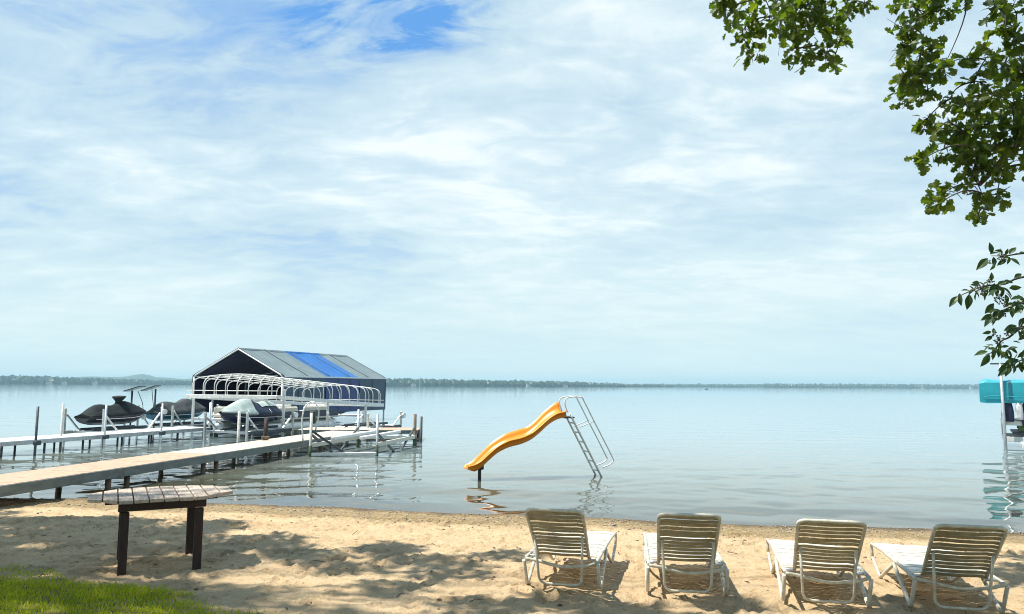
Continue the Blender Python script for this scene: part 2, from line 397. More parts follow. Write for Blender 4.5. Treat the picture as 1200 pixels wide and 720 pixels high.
def sand_material():
    m = bpy.data.materials.new('sand'); m.use_nodes = True; nt = m.node_tree; L = nt.links.new; p = nt.nodes['Principled BSDF']
    geo = N(nt, 'ShaderNodeNewGeometry')
    def noise(scale, detail=6., rough=.6):
        n = N(nt, 'ShaderNodeTexNoise', i_Scale=scale, i_Detail=detail, i_Roughness=rough); L(geo.outputs['Position'], n.inputs['Vector']); return n.outputs['Fac']
    def mr(src, a, b):
        r = N(nt, 'ShaderNodeMapRange'); L(src, r.inputs[0]); r.inputs[1].default_value = a; r.inputs[2].default_value = b; return r.outputs[0]
    def mix(f, a, b):
        n = N(nt, 'ShaderNodeMix', data_type='RGBA')
        if isinstance(f, float): n.inputs[0].default_value = f
        else: L(f, n.inputs[0])
        for k, v in ((6, a), (7, b)):
            if isinstance(v, tuple): n.inputs[k].default_value = (*v, 1)
            else: L(v, n.inputs[k])
        return n.outputs[2]
    c = mix(mr(noise(1.6), .3, .7), (.56, .40, .228), (.67, .51, .31))
    c = mix(mr(noise(9), .55, .75), c, (.44, .30, .165))
    c = mix(mr(noise(31, 5, .6), .56, .70), c, (.36, .235, .13))
    speck = mr(noise(90, 3, .5), .66, .72)
    c = mix(speck, c, (.18, .13, .09))
    at_ = N(nt, 'ShaderNodeAttribute', attribute_name='wet'); band = N(nt, 'ShaderNodeAttribute', attribute_name='band'); ga = N(nt, 'ShaderNodeAttribute', attribute_name='grass')
    # coarse gravelly strip along the water
    bn = N(nt, 'ShaderNodeMath', operation='MULTIPLY'); L(band.outputs['Fac'], bn.inputs[0]); L(mr(noise(22, 8, .7), .32, .56), bn.inputs[1])
    c = mix(bn.outputs[0], c, (.25, .18, .085))
    bn2 = N(nt, 'ShaderNodeMath', operation='MULTIPLY'); L(band.outputs['Fac'], bn2.inputs[0]); L(mr(noise(5, 6, .6), .52, .62), bn2.inputs[1])
    c = mix(bn2.outputs[0], c, (.26, .20, .10))
    c = mix(at_.outputs['Fac'], c, (.10, .072, .04))
    c = mix(ga.outputs['Fac'], c, mix(mr(noise(7), .35, .65), (.12, .13, .035), (.24, .19, .08)))
    L(c, p.inputs['Base Color'])
    rr = N(nt, 'ShaderNodeMapRange'); L(at_.outputs['Fac'], rr.inputs[0]); rr.inputs[3].default_value = .92; rr.inputs[4].default_value = .35; L(rr.outputs[0], p.inputs['Roughness'])
    b = N(nt, 'ShaderNodeBump', i_Strength=.9, i_Distance=.055); L(noise(19, 9, .74), b.inputs['Height']); L(b.outputs[0], p.inputs['Normal'])
    p.inputs['Specular IOR Level'].default_value = .25
    return m
me = np_mesh('sand', np.stack([X, Y, Z], -1).reshape(-1, 3), Fq, sand_material())
sdist = shore(X) - Y
attr(me, 'wet', np.clip((.30 - sdist + .14 * vnoise(X * 3, Y * 3, 9)) / .16, 0, 1) * .9)
attr(me, 'band', np.clip(sdist / .15, 0, 1) * np.clip((1.25 + .6 * vnoise(X * .9, Y * .9, 19) - sdist) / .45, 0, 1))
attr(me, 'grass', gm)
kind(obj('sand', me, None), 'structure')

# ------------------------------------------------------------------ water
def build_water():
    rows = [8.6]
    while rows[-1] < 70: rows.append(rows[-1] + .028 * (rows[-1] / 9) ** 1.6)
    while rows[-1] < 6000: rows.append(rows[-1] * 1.12)
    yy = np.array(rows); tt = np.sort(np.concatenate([np.linspace(-.86, .86, 460), np.linspace(-1.7, -.88, 14), np.linspace(.88, 1.7, 14)]))
    T, YY = np.meshgrid(tt, yy); XX = T * (YY + 5)
    H = np.zeros_like(XX); r = np.random.default_rng(3)
    for i in range(46):
        lam = .38 * (2.9 / .38) ** r.random(); k = 2 * math.pi / lam; th = r.normal(0, .42) + .12
        amp = .00122 * lam ** .85
        H += amp * np.sin(k * (XX * math.sin(th) + YY * math.cos(th)) + r.random() * 6.28)
    fade = np.clip((62 - YY) / 30, 0, 1) * np.clip((YY - shore(XX) + .05) / 1.2, .15, 1)
    # breezier and calmer patches
    patch = .75 + .9 * vnoise(XX * .10 + 30, YY * .16 + 12, 31)
    H *= fade * patch
    depth = np.clip((YY - shore(XX)), 0, 100)
    ny, nx = XX.shape; id_ = np.arange(ny * nx).reshape(ny, nx)
    Fw = np.stack([id_[:-1, :-1], id_[:-1, 1:], id_[1:, 1:], id_[1:, :-1]], -1).reshape(-1, 4)
    m = bpy.data.materials.new('lake_water'); m.use_nodes = True; nt = m.node_tree; L = nt.links.new
    out = nt.nodes['Material Output']; nt.nodes.remove(nt.nodes['Principled BSDF'])
    geo = N(nt, 'ShaderNodeNewGeometry')
    mp = N(nt, 'ShaderNodeMapping'); L(geo.outputs['Position'], mp.inputs[0]); mp.inputs['Scale'].default_value = (.55, 1.5, 1)
    n1 = N(nt, 'ShaderNodeTexNoise', i_Scale=2.2, i_Detail=3.0, i_Roughness=.5); L(mp.outputs[0], n1.inputs['Vector'])
    n2 = N(nt, 'ShaderNodeTexNoise', i_Scale=.22, i_Detail=2.0); L(mp.outputs[0], n2.inputs['Vector'])
    pr = N(nt, 'ShaderNodeMapRange'); L(n2.outputs['Fac'], pr.inputs[0]); pr.inputs[1].default_value = .35; pr.inputs[2].default_value = .7; pr.inputs[3].default_value = .04; pr.inputs[4].default_value = .16
    b = N(nt, 'ShaderNodeBump', i_Distance=.05); L(pr.outputs[0], b.inputs['Strength']); L(n1.outputs['Fac'], b.inputs['Height'])
    fr = N(nt, 'ShaderNodeFresnel', i_IOR=2.0); L(b.outputs[0], fr.inputs['Normal'])
    gl = N(nt, 'ShaderNodeBsdfGlossy', i_Roughness=.035); L(b.outputs[0], gl.inputs['Normal']); gl.inputs['Color'].default_value = (1, 1, 1, 1)
    dfs = N(nt, 'ShaderNodeBsdfDiffuse'); 
    dm = N(nt, 'ShaderNodeMix', data_type='RGBA'); da = N(nt, 'ShaderNodeAttribute', attribute_name='open'); L(da.outputs['Fac'], dm.inputs[0])
    dm.inputs[6].default_value = (.15, .15, .09, 1); dm.inputs[7].default_value = (.20, .275, .305, 1); L(dm.outputs[2], dfs.inputs['Color'])
    tr = N(nt, 'ShaderNodeBsdfTransparent'); tr.inputs['Color'].default_value = (.80, .82, .62, 1)
    dp = N(nt, 'ShaderNodeAttribute', attribute_name='depth')
    body = N(nt, 'ShaderNodeMixShader'); L(dp.outputs['Fac'], body.inputs[0]); L(tr.outputs[0], body.inputs[1]); L(dfs.outputs[0], body.inputs[2])
    mx = N(nt, 'ShaderNodeMixShader'); L(fr.outputs[0], mx.inputs[0]); L(body.outputs[0], mx.inputs[1]); L(gl.outputs[0], mx.inputs[2]); L(mx.outputs[0], out.inputs['Surface'])
    me = np_mesh('water', np.stack([XX, YY, WZ + H], -1).reshape(-1, 3), Fw, m)
    attr(me, 'depth', 1 - np.exp(-depth * .30))
    attr(me, 'open', 1 - np.exp(-(depth / 11) ** 1.5))
    kind(obj('water', me, None), 'structure')
build_water()

# ------------------------------------------------------------------ far shore: hills, woods, small buildings
def blob_field(name, pts, mat_, seed):
    """crowns of a far wood, one mesh of uneven low-poly clumps: (x, y, z0, radius, height)"""
    r = np.random.default_rng(seed)
    t = (1 + 5 ** .5) / 2
    iv = np.array([(-1, t, 0), (1, t, 0), (-1, -t, 0), (1, -t, 0), (0, -1, t), (0, 1, t), (0, -1, -t), (0, 1, -t), (t, 0, -1), (t, 0, 1), (-t, 0, -1), (-t, 0, 1)], float); iv /= np.linalg.norm(iv[0])
    fi = np.array([(0, 11, 5), (0, 5, 1), (0, 1, 7), (0, 7, 10), (0, 10, 11), (1, 5, 9), (5, 11, 4), (11, 10, 2), (10, 7, 6), (7, 1, 8), (3, 9, 4), (3, 4, 2), (3, 2, 6), (3, 6, 8), (3, 8, 9), (4, 9, 5), (2, 4, 11), (6, 2, 10), (8, 6, 7), (9, 8, 1)])
    V = []; Fc = []
    for k, (x, y, z0, rad, h) in enumerate(pts):
        s = 1 + .28 * r.standard_normal((12, 1)).clip(-1, 1)
        V.append(iv * s * np.array([rad, rad, h * .55]) + np.array([x, y, z0 + h * .5])); Fc.append(fi + 12 * k)
    me = np_mesh(name, np.concatenate(V), np.concatenate(Fc), mat_, False)
    return kind(obj(name, me, None), 'stuff')
def ridge(name, pts, depth, mat_):
    """a long low hill: pts = (px, distance, height) along its crest"""
    secs = []
    for px, D, h in pts:
        p = at(px, 452, y=D); k = p.x / D
        prof = [(-.5, -2), (-.35, .25 * h), (-.15, .75 * h), (0, h), (.2, .7 * h), (.5, -2)]
        secs.append([(k * (D + a * depth), D + a * depth, WZ + z) for a, z in prof])
    return kind(obj(name, MB().loft(secs), mat_), 'structure')
M['far_ground'] = mat('far_ground', (.045, .075, .04), .9, 0, .2, .01)
def smooth_pts(ctrl, n, amp, seed):
    r = random.Random(seed); out = []
    for i in range(len(ctrl) - 1):
        for k in range(n):
            t = k / n; t2 = t * t * (3 - 2 * t)
            a, b = ctrl[i], ctrl[i + 1]
            out.append((a[0] + (b[0] - a[0]) * t, a[1] + (b[1] - a[1]) * t, a[2] + (b[2] - a[2]) * t2 + r.uniform(-amp, amp)))
    return out + [ctrl[-1]]
ridge('far_hills', smooth_pts([(-900, 3000, 26), (-300, 3100, 24), (60, 3200, 22), (110, 3300, 33), (140, 3300, 31), (166, 3300, 45), (186, 3300, 30), (215, 3300, 24), (260, 3200, 28), (330, 3100, 22), (420, 3100, 14), (520, 3200, 8)], 6, .9, 2), 900, M['far_ground'])
wood = []
def woods(px0, px1, D0, D1, h0, h1, step, rows=3, sd=1):
    r = random.Random(sd); px = px0
    while px < px1:
        t = (px - px0) / (px1 - px0); D = D0 + (D1 - D0) * t; h = h0 + (h1 - h0) * t
        for k in range(rows):
            d = D + k * 14 + r.uniform(-5, 5); p = at(px + r.uniform(-1, 1) * step, 452, y=d)
            hh = h * r.uniform(.68, 1.0) * (1.12 if r.random() < .06 else 1)
            wood.append((p.x, d, WZ - 1.0, hh * r.uniform(.34, .5), hh + 1))
        px += step
woods(-420, 70, 1750, 1850, 20, 20, 1.6, 3, 1)
woods(70, 240, 1850, 2250, 18, 12, 1.5, 3, 2)
woods(400, 640, 1700, 1950, 19.5, 15, 1.5, 3, 3)
woods(640, 790, 1950, 2500, 16, 7.5, 1.5, 3, 4)
woods(755, 900, 3200, 3200, 14, 15.5, 1.6, 3, 5)
woods(896, 1330, 3000, 3000, 17.5, 18.5, 1.7, 3, 6)
woods(1330, 1700, 2700, 2400, 17, 17, 2.5, 3, 7)
blob_field('far_woods', wood, M['far_leaf'], 4)
ridge('far_shore_land', smooth_pts([(-900, 1800, 5), (70, 1880, 5), (240, 2330, 4), (240.5, 2400, -2)], 4, 0, 3), 90, M['far_ground'])
ridge('far_shore_point', smooth_pts([(395, 1780, 4), (640, 2000, 4), (790, 2560, 1), (792, 2600, -2)], 4, 0, 3), 90, M['far_ground'])
ridge('far_shore_right', smooth_pts([(752, 3390, 1), (900, 3200, 4), (1330, 3100, 5), (1800, 2500, 5)], 4, 0, 3), 100, M['far_ground'])
M['far_wall'] = mat('far_wall', (.42, .42, .40), .7, 0, .05, .2)
M['far_roof'] = mat('far_roof', (.16, .13, .12), .8, 0, .1, .2)
def far_house(px, D, w, dep, h, label):
    p = at(px, 452, y=D - 40)
    t = thing('lake_house', label, 'house', (p.x, p.y, WZ), rng.uniform(-.4, .4), 'houses on the far shore')
    obj('wall', MB().box((0, 0, h / 2), (w, dep, h), 0), M['far_wall'], t)
    rf = [[(-w * .55, -dep * .58, h), (0, -dep * .58, h + w * .3), (w * .55, -dep * .58, h)], [(-w * .55, dep * .58, h), (0, dep * .58, h + w * .3), (w * .55, dep * .58, h)]]
    obj('roof', MB().loft(rf, False, True, True), M['far_roof'], t)
    for k in (-1, 1): obj('window', MB().box((k * w * .22, -dep / 2 - .02, h * .55), (w * .18, .1, h * .3), 0), M['solar'], t)
far_house(57, 1800, 11, 8, 5, 'tiny pale house on the far left shore below the woods')
far_house(75, 1820, 9, 8, 4.5, 'tiny white house on the far shore, right of a similar pale one')
far_house(111, 1930, 10, 8, 5, 'tiny white house on the far shore in front of the blue hill')
far_house(485, 1760, 9, 8, 4.5, 'tiny white house on the far shore just right of the boat canopy')
far_house(619, 1930, 9, 8, 4.5, 'tiny white house on the far shore above the water slide')
far_house(663, 2030, 10, 8, 4.5, 'tiny white house on the far shore straight above the slide ladder')
far_house(1081, 2960, 11, 9, 6, 'tiny pale house on the hazy far right shore left of the teal canopy')
far_house(1138, 2960, 11, 9, 6, 'tiny pale house on the hazy far right shore nearest the teal canopy')
p = at(492, 452, y=1760)
t = thing('radio_tower', 'thin tower standing above the far woods right of the boat canopy', 'tower', (p.x, p.y, WZ))
obj('mast', MB().tube([(0, 0, 0), (0, 0, 27)], [.9, .35], 6), M['galvanised'], t)
obj('antenna', MB().tube([(0, 0, 26.9), (0, 0, 30)], .2, 5), M['galvanised'], t)
p = at(828, 456.5, z=WZ); p = Vector((p.x * .4, p.y * .4, WZ)) if p.y > 2000 else p
t = thing('fishing_boat', 'tiny dark boat far out on the open lake', 'boat', (p.x, p.y, WZ), .2); t.scale = (.5,) * 3
hs = []
for u in np.linspace(-1, 1, 7):
    w = .95 * (1 - max(0, u) ** 2.2) + .02; hs.append([(u * 2.8, -w, .75 + .25 * max(0, u)), (u * 2.8, -w * .7, .05), (u * 2.8, w * .7, .05), (u * 2.8, w, .75 + .25 * max(0, u))])
obj('hull', MB().loft(hs, True, True, True), M['hull_black'], t)
obj('console', MB().box((-.3, 0, 1.0), (.8, .9, .8), 0, .1), M['cover_grey'], t)
obj('outboard', MB().box((-2.9, 0, .75), (.35, .4, .9), 0, .08), M['black'], t)

# ------------------------------------------------------------------ sun loungers
def make_lounger():
    t = thing('sun_lounger', '', 'sun lounger', group='strap sun loungers in a row on the sand')
    tm, sv = M['lounger_tube'], M['strap_shaded']; r = .0148
    f = MB()
    for s in (-1, 1):
        f.tube(rounded([(s * .31, 0, .265), (s * .31, 1.05, .29), (s * .31, 1.54, .275), (s * .305, 1.50, .12)], .07), r, 8)
    f.tube(rounded([(-.31, 1.30, .283), (.31, 1.30, .283)], .05), r * .8, 8)
    obj('rail', f, tm, t)
    obj('rear_crossbar', MB().tube(catmull([(-.31, .0, .262), (-.2, .015, .245), (0, .03, .205), (.2, .015, .225), (.31, 0, .262)], 4), r * .95, 8), tm, t)
    for s in (-1, 1):
        obj('leg', MB().tube(rounded([(s * .305, 1.51, .15), (s * .30, 1.25, .012), (s * .30, .66, .262)], .05, 6), r, 8), tm, t)
        obj('leg', MB().tube(rounded([(s * .322, .62, .262), (s * .322, .14, .012), (s * .322, -.005, .250)], .05, 6), r * 1.1, 8), tm, t)
    hy, hz, ty, tz = .14, .275, -.33, .725
    def B(u, x, off=0):                     # point on the backrest plane, u from hinge to top
        n = Vector((0, tz - hz, -(ty - hy))).normalized()
        return Vector((x, hy + (ty - hy) * u, hz + (tz - hz) * u)) + n * off
    obj('back_frame', MB().tube(rounded([B(0, -.225), B(1, -.240), B(1, .240), B(0, .225)], .06, 7), r, 8), tm, t)
    nb = 13
    for i in range(nb):
        u = .045 + i * (.90 / (nb - 1)); w = .0185; secs = []
        Lk = math.hypot(ty - hy, tz - hz); hu = w / Lk; xw = .222 + .016 * u
        for k in range(9):
            x = -xw + 2 * xw * k / 8; sag = -.012 * (1 - (x / xw) ** 2)
            edge = .012 if k in (0, 8) else 0
            secs.append([B(u - hu, x, .012 + sag - edge), B(u + hu, x, .012 + sag - edge), B(u + hu, x, .007 + sag - edge), B(u - hu, x, .007 + sag - edge)])
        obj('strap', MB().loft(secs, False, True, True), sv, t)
    m0 = None
    for i in range(25):
        y = .215 + i * .0515
        if m0 is None:
            secs = []
            for k in range(9):
                x = -.318 + .636 * k / 8; sag = -.012 * (1 - (x / .318) ** 2); e = .018 if k in (0, 8) else 0
                secs.append([(x, -.0245, .018 + sag - e), (x, .0245, .018 + sag - e), (x, .0245, .013 + sag - e), (x, -.0245, .013 + sag - e)])
            m0 = MB().loft(secs, False, True, True).mesh('strap', M['strap_sunlit'])
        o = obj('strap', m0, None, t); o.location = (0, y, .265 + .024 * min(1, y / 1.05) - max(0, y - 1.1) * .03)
    a, b = B(.50, -.205, -.02), B(.50, .205, -.02)
    obj('support_bail', MB().tube(rounded([a, (-.185, .0, .065), (.185, .0, .065), b], .07, 6), r * .75, 8), tm, t)
    for s in (-1, 1): obj('hinge', MB().tube([(s * .215, hy, hz - .012), (s * .33, hy, hz - .012)], .012, 8), M['alu'], t)
    return t
lounger = make_lounger()
spots = [((615, 692), (699, 695), 14, 'strap lounger nearest the slide, its white seat showing to the right of its back'),
         ((762.5, 702.5), (850, 705), 8.5, 'strap lounger seen squarest from behind, second from the slide side'),
         ((925, 715), (1017, 717), 13.6, 'strap lounger third from the slide, its seat showing left of its raised back'),
         ((1077, 722), (1179, 725), 13.6, 'strap lounger at the right end of the row, under the leafy sprig')]
for i, (a, b, h, lab) in enumerate(spots):
    o = lounger if i == 0 else copy_tree(lounger)
    c = (at(*a, z=0) + at(*b, z=0)) / 2
    o.location = (c.x, c.y, ground_z(c.x, c.y) * .3 + .004); o['label'] = lab
    o.rotation_euler = (R(-1.6), 0, R(-h))
    for ch in o.children:
        if ch.name.startswith('strap'):
            ch.location.z += rng.uniform(-.004, .002); ch.rotation_euler = (rng.uniform(-.012, .012), rng.uniform(-.012, .012), rng.uniform(-.006, .006)); ch.scale.x = 1 + rng.uniform(-.004, .006)

# ------------------------------------------------------------------ slatted table
def build_table():
    FL, FR, BR = at(143, 670, z=0), at(231, 661.5, z=0), at(221.5, 642.5, z=0)
    u = (BR - FR); u.z = 0; ang = math.atan2(u.x, u.y)        # slat direction from straight ahead
    ang = R(-28); c = (FL + BR) / 2
    ctop = at(190, 577.5, z=.66)
    t = thing('garden_table', 'octagonal slatted wooden table with dark legs standing on the shaded sand', 'table', (c.x, c.y, 0), -ang)
    off = Matrix.Rotation(ang, 3, 'Z') @ Vector((ctop.x - c.x, ctop.y - c.y, 0))
    ox, oy = off.x, off.y
    hl, hw, cut = .655, .47, .30                                # half length across slats, half slat length
    w = 2 * hl / 10
    for i in range(10):
        x0 = -hl + i * w + .006; x1 = x0 + w - .012
        def yl(x): return hw - max(0, abs(x) - (hl - cut)) * .95
        d = rng.uniform(-.003, .003)
        poly = [(x0 + ox, -yl(x0) + oy), (x1 + ox, -yl(x1) + oy), (x1 + ox, yl(x1) + oy), (x0 + ox, yl(x0) + oy)]
        ins = [(px + (ox + (x0 + x1) / 2 - px) * .05, py + (oy - py) * .006) for px, py in poly]
        m = MB(); z0, z1 = .632 + d, .664 + d
        m.loft([[(a, b, z0) for a, b in poly], [(a, b, z1 - .004) for a, b in poly], [(a, b, z1) for a, b in ins]], False, True, True)
        m.f = [tuple(reversed(f)) if False else f for f in m.f]
        obj('slat', m, M['slat_wood'], t)
    lx, ly = .325, .405
    cx, cy = 0, 0
    for sx in (-1, 1):
        for sy in (-1, 1):
            g = ground_z(c.x + sx * lx, c.y + sy * ly)
            obj('leg', MB().box((sx * lx, sy * ly, (.54 + g - .06) / 2), (.076, .076, .54 - g + .06), 0, .006), M['stain_wood'], t)
    for s in (-1, 1):
        obj('apron', MB().box((0, s * (ly + .012), .588), (2 * lx + .12, .045, .074), 0, .004), M['stain_wood'], t)
        obj('apron', MB().box((s * (lx + .0), 0, .588), (.045, 2 * ly - .025, .070), 0, .004), M['stain_wood'], t)
    for s in (-.55, 0.0, .55): obj('batten', MB().box((ox * .5, oy + s * hw * .85, .6185), (1.2 if abs(s) < .1 else 1.0, .07, .027), 0, .003), M['stain_wood'], t)
build_table()

# ------------------------------------------------------------------ water slide
def build_slide():
    z5 = lambda a: (530 + a[0] / 4.8, 450 + a[1] / 4.8)
    base = at(703, 560, z=WZ); yaw = R(13)
    ax = Vector((-math.cos(yaw), -math.sin(yaw), 0)); nw = Vector((math.sin(yaw), -math.cos(yaw), 0))   # down the slide; towards the viewer
    top = at(664, 482, y=base.y + .1); org = Vector((top.x, top.y, 0))
    t = thing('water_slide', 'orange wavy water slide with a white ladder standing in the lake shallows', 'slide', (org.x, org.y, WZ))
    def on_plane(px, off):
        p = z5(px); d = CM @ Vector(((p[0] - 600) / F, (360 - p[1]) / F, -1)); o = org + nw * off
        k = (o - Vector((0, 0, 0))).dot(nw) / Vector((d.x, d.y, 0)).dot(nw)
        P = Vector((d.x * k, d.y * k, CAM_H + d.z * k)); return (P - o).dot(ax), P.z
    hw = .27
    near = sorted(on_plane(p, hw) for p in [(62, 464), (115, 458), (160, 436), (210, 388), (260, 345), (320, 316), (390, 301), (450, 274), (500, 232), (545, 189), (590, 162), (640, 153)])
    far = sorted(on_plane(p, -hw) for p in [(65, 459), (110, 437), (160, 388), (220, 328), (290, 283), (360, 260), (420, 243), (470, 203), (520, 150), (570, 110), (610, 96), (634, 98)])
    s0 = max(near[0][0], far[0][0]); s1 = min(near[-1][0], far[-1][0])
    n = 44; ss = np.linspace(s0, s1, n)
    def sm(tab):
        z = np.interp(ss, [a for a, b in tab], [b for a, b in tab])
        for _ in range(2): z[1:-1] = (z[:-2] + 2 * z[1:-1] + z[2:]) / 4
        return z
    zn, zf = sm(near), sm(far)
    secs_in = []; secs_out = []
    for s, a, b in zip(ss, zn, zf):
        dep = .15 * min(1, (s1 - s) / .25 + .35)
        P = []
        for x, z in [(hw + .03, a - .006), (hw, a), (hw * .93, a - dep * .55), (hw * .72, a * .86 + b * .14 - dep), (0, (a + b) / 2 - dep), (-hw * .72, b * .86 + a * .14 - dep), (-hw * .93, b - dep * .55), (-hw, b), (-hw - .03, b - .006)]:
            P.append(org + ax * s + nw * x + Vector((0, 0, z)))
        secs_in.append(P)
        secs_out.append([p + Vector((0, 0, -.022)) + nw * (.012 if i < 3 else (-.012 if i > 5 else 0)) for i, p in enumerate(P)][::-1])
    ring = [p + q for p, q in zip(secs_in, secs_out)]
    obj('chute', MB().loft(ring, True, True, True), M['orange'], t, True)
    # pedestal under the lower end
    sfoot = s1 - .30; zf_ = float(np.interp(sfoot, ss, (zn + zf) / 2)) - .15
    c = org + ax * sfoot
    m = MB().box((c.x, c.y, zf_ - .04), (.18, .26, .10), -yaw * 0, .01); m.box((c.x, c.y, (zf_ - .09 + WZ - .7) / 2), (.07, .09, zf_ - .09 - WZ + .7), 0, .01)
    obj('pedestal', m, M['black'], t, True)
    
    # ladder: two rails leaning back, rungs, looped hand rails
    lw = .20
    def on(px, off): s, z = on_plane(px, off); return org + nw * off + ax * s + Vector((0, 0, z))
    tops = {1: on((672, 190), lw), -1: on((700, 165), -lw)}; tops[-1] = Vector((tops[1] - nw * 2 * lw)); 
    bots = {1: on((838, 520), lw)}; d = (bots[1] - tops[1]).normalized(); bots[1] = bots[1] + d * .75
    for k in (1, -1):
        off = nw * (0 if k == 1 else -2 * lw)
        a, b = tops[1] + off, bots[1] + off
        obj('ladder_rail', MB().tube([a - d * .10, a, b], .022, 8), M['white_paint'], t, True)
    L = (bots[1] - tops[1]).length
    for i in range(9):
        q = tops[1] + d * (.14 + i * .235)
        if q.z < WZ - .35: break
        obj('rung', MB().beam(q, q - nw * 2 * lw, .07, .025, ch=.006), M['white_paint'], t, True)
    pl = tops[1] - nw * lw
    obj('top_step', MB().beam(pl + nw * lw + ax * .05, pl - nw * lw + ax * .05, .24, .035, ch=.008), M['black'], t, True)
    for k in (1, -1):
        off = lw + .01 if k == 1 else -(lw + .01)
        pts = [(648, 160), (633, 108), (650, 78), (722, 74), (742, 100), (800, 215), (850, 312), (903, 418), (905, 436), (884, 455), (846, 470)]
        P = [on(p, lw + .01) - nw * (0 if k == 1 else 2 * lw + .02) for p in pts]
        obj('hand_rail', MB().tube(catmull(P, 4), .0145, 8), M['white_paint'], t, True)
        a = on((718, 245), lw + .01) - nw * (0 if k == 1 else 2 * lw + .02); b = on((795, 211), lw + .01) - nw * (0 if k == 1 else 2 * lw + .02)
        obj('rail_brace', MB().tube([a, b], .012, 6), M['white_paint'], t, True)
build_slide()

# ------------------------------------------------------------------ docks
def post_at(t, p, z0, z1, r, mt, name='post', n=8):
    o = obj(name, MB().tube([(p[0], p[1], z0), (p[0], p[1], z1)], r, n), mt, t, True)
    return o
def dock(t, a, b, width, nsec, ztop, mats, thick=.16, gap=.02, fmat=None, zslope=(0, 0)):
    a, b = Vector((a[0], a[1], 0)), Vector((b[0], b[1], 0)); d = (b - a).normalized(); p = Vector((-d.y, d.x, 0)); L = (b - a).length
    for i in range(nsec):
        q0, q1 = a + d * (L * i / nsec + gap / 2), a + d * (L * (i + 1) / nsec - gap / 2); m = MB()
        nb = max(1, int((q1 - q0).length / .145))
        za = ztop + zslope[0] + (zslope[1] - zslope[0]) * i / nsec
        for k in range(nb):
            u0 = q0.lerp(q1, k / nb); u1 = q0.lerp(q1, (k + 1) / nb) - d * .006; c = (u0 + u1) / 2 + p * width / 2
            m.box((c.x, c.y, za - .015 + rng.uniform(-.0015, .0015)), ((u1 - u0).length, width - .02, .03), math.atan2(d.y, d.x))
        s = obj('deck_section', m, mats[i] if isinstance(mats, list) else mats, t, True)
        for off in (0, width):
            e0, e1 = q0 + p * off, q1 + p * off; h = Vector((0, 0, za - thick / 2 - .006))
            obj('side_beam', MB().beam(e0 + h, e1 + h, .045, thick, ch=.006), fmat or M['fascia'], t, True)
    return d, p, L
# near dock, running out from the beach
ZD = .15
nd_end = at(362, 515.5, z=ZD); nd_a = at(60, 560.5, z=ZD)
dirn = (nd_end - nd_a).normalized(); dirn.z = 0; dirn.normalize(); side = Vector((-dirn.y, dirn.x, 0))
start = nd_a - dirn * 4.2; endp = nd_end + dirn * 4.2
t = thing('near_dock', 'long tan and pale dock running out from the beach beside the table', 'dock', (nd_a.x, nd_a.y, WZ))
secm = [M['deck_tan'], M['deck_tan'], M['deck_tan'], M['deck_pale'], M['deck_pale'], M['deck_pale']]
dock(t, start, endp, 1.28, 6, ZD, secm, .17)
for i in range(1, 7):
    q = start.lerp(endp, i / 6.0) if i < 6 else endp
    for off in (.10, 1.18):
        for dd in ((-.25, .25) if i < 6 else (-.3,)):
            pp = q + side * off + dirn * dd
            if dd > 0 and off > 1: continue
            post_at(t, pp, min(ground_z(pp.x, pp.y) - .3, WZ - .3), ZD - .035, .055, M['old_wood'])
for px, py, zt in ((279, 518, 1.0),):
    pp = at(px, py, z=ZD); post_at(t, pp, WZ - 1.2, zt, .042, M['post_white'])
# T platform at its end
ta, tb = at(352, 507.8, z=ZD), at(490, 504.5, z=ZD)
t = thing('dock_platform', 'cross platform at the outer end of the near dock', 'dock', ((ta.x + tb.x) / 2, ta.y, WZ))
ta2 = endp + dirn * .06 + side * 2.6
td = Vector((tb.x - ta2.x, tb.y - ta2.y, 0))
dock(t, (ta2.x, ta2.y), (tb.x, tb.y), 1.5, 3, ZD + .01, [M['deck_pale'], M['deck_pale'], M['deck_tan']], .13)
for k, u in enumerate((0.02, .35, .68, .97)):
    q = ta2.lerp(tb, u)
    for off in (.12, 1.38): post_at(t, q + Vector((-td.y, td.x, 0)).normalized() * off, WZ - 1.5, ZD - .03, .06, M['old_wood'])
pp = at(491, 505, z=ZD) + Vector((.08, -.06, 0)); post_at(t, pp, WZ - 1.5, .65, .05, M['post_dark'])
pp2 = at(463, 506, z=ZD)
obj('cross_beam', MB().beam((pp2.x - 1, pp2.y - .12, WZ + .14), (pp.x, pp.y - .12, WZ + .12), .05, .07), M['old_wood'], t, True)

# left dock
la, lb = Vector((-14.0, 20.4, 0)), Vector((-11.3, 28.1, 0)); ldir = (lb - la).normalized(); lside = Vector((-ldir.y, ldir.x, 0))
l0 = la - ldir * 10.5
t = thing('left_dock', 'long white dock on thin posts behind the near dock', 'dock', (la.x, la.y, WZ))
dock(t, l0, lb, 1.3, 7, ZD, M['deck_white'], .12, fmat=M['galvanised'])
Ltot = (lb - l0).length
for i in range(15):
    q = l0 + ldir * (Ltot * (i + .4) / 14.6)
    for off in (.06, 1.24): post_at(t, q + lside * off, WZ - 1.2, ZD - .03, .032, M['post_dark'])
for px, pyd, top, mt, r in ((39, 517, 476.5, 'post_dark', .034), (120, 510, 475, 'alu', .034), (186.5, 506, 473, 'alu', .034), (243, 501.5, 472, 'alu', .034)):
    pp = at(px, pyd, z=ZD) - lside * .09; zt = at(px, top, y=pp.y).z
    post_at(t, pp, WZ - 1.2, zt, r, M[mt])
    obj('post_clamp', MB().box((pp.x + .03, pp.y + .02, ZD - .05), (.16, .16, .13), math.atan2(ldir.y, ldir.x), .02), M['post_dark'], t, True)
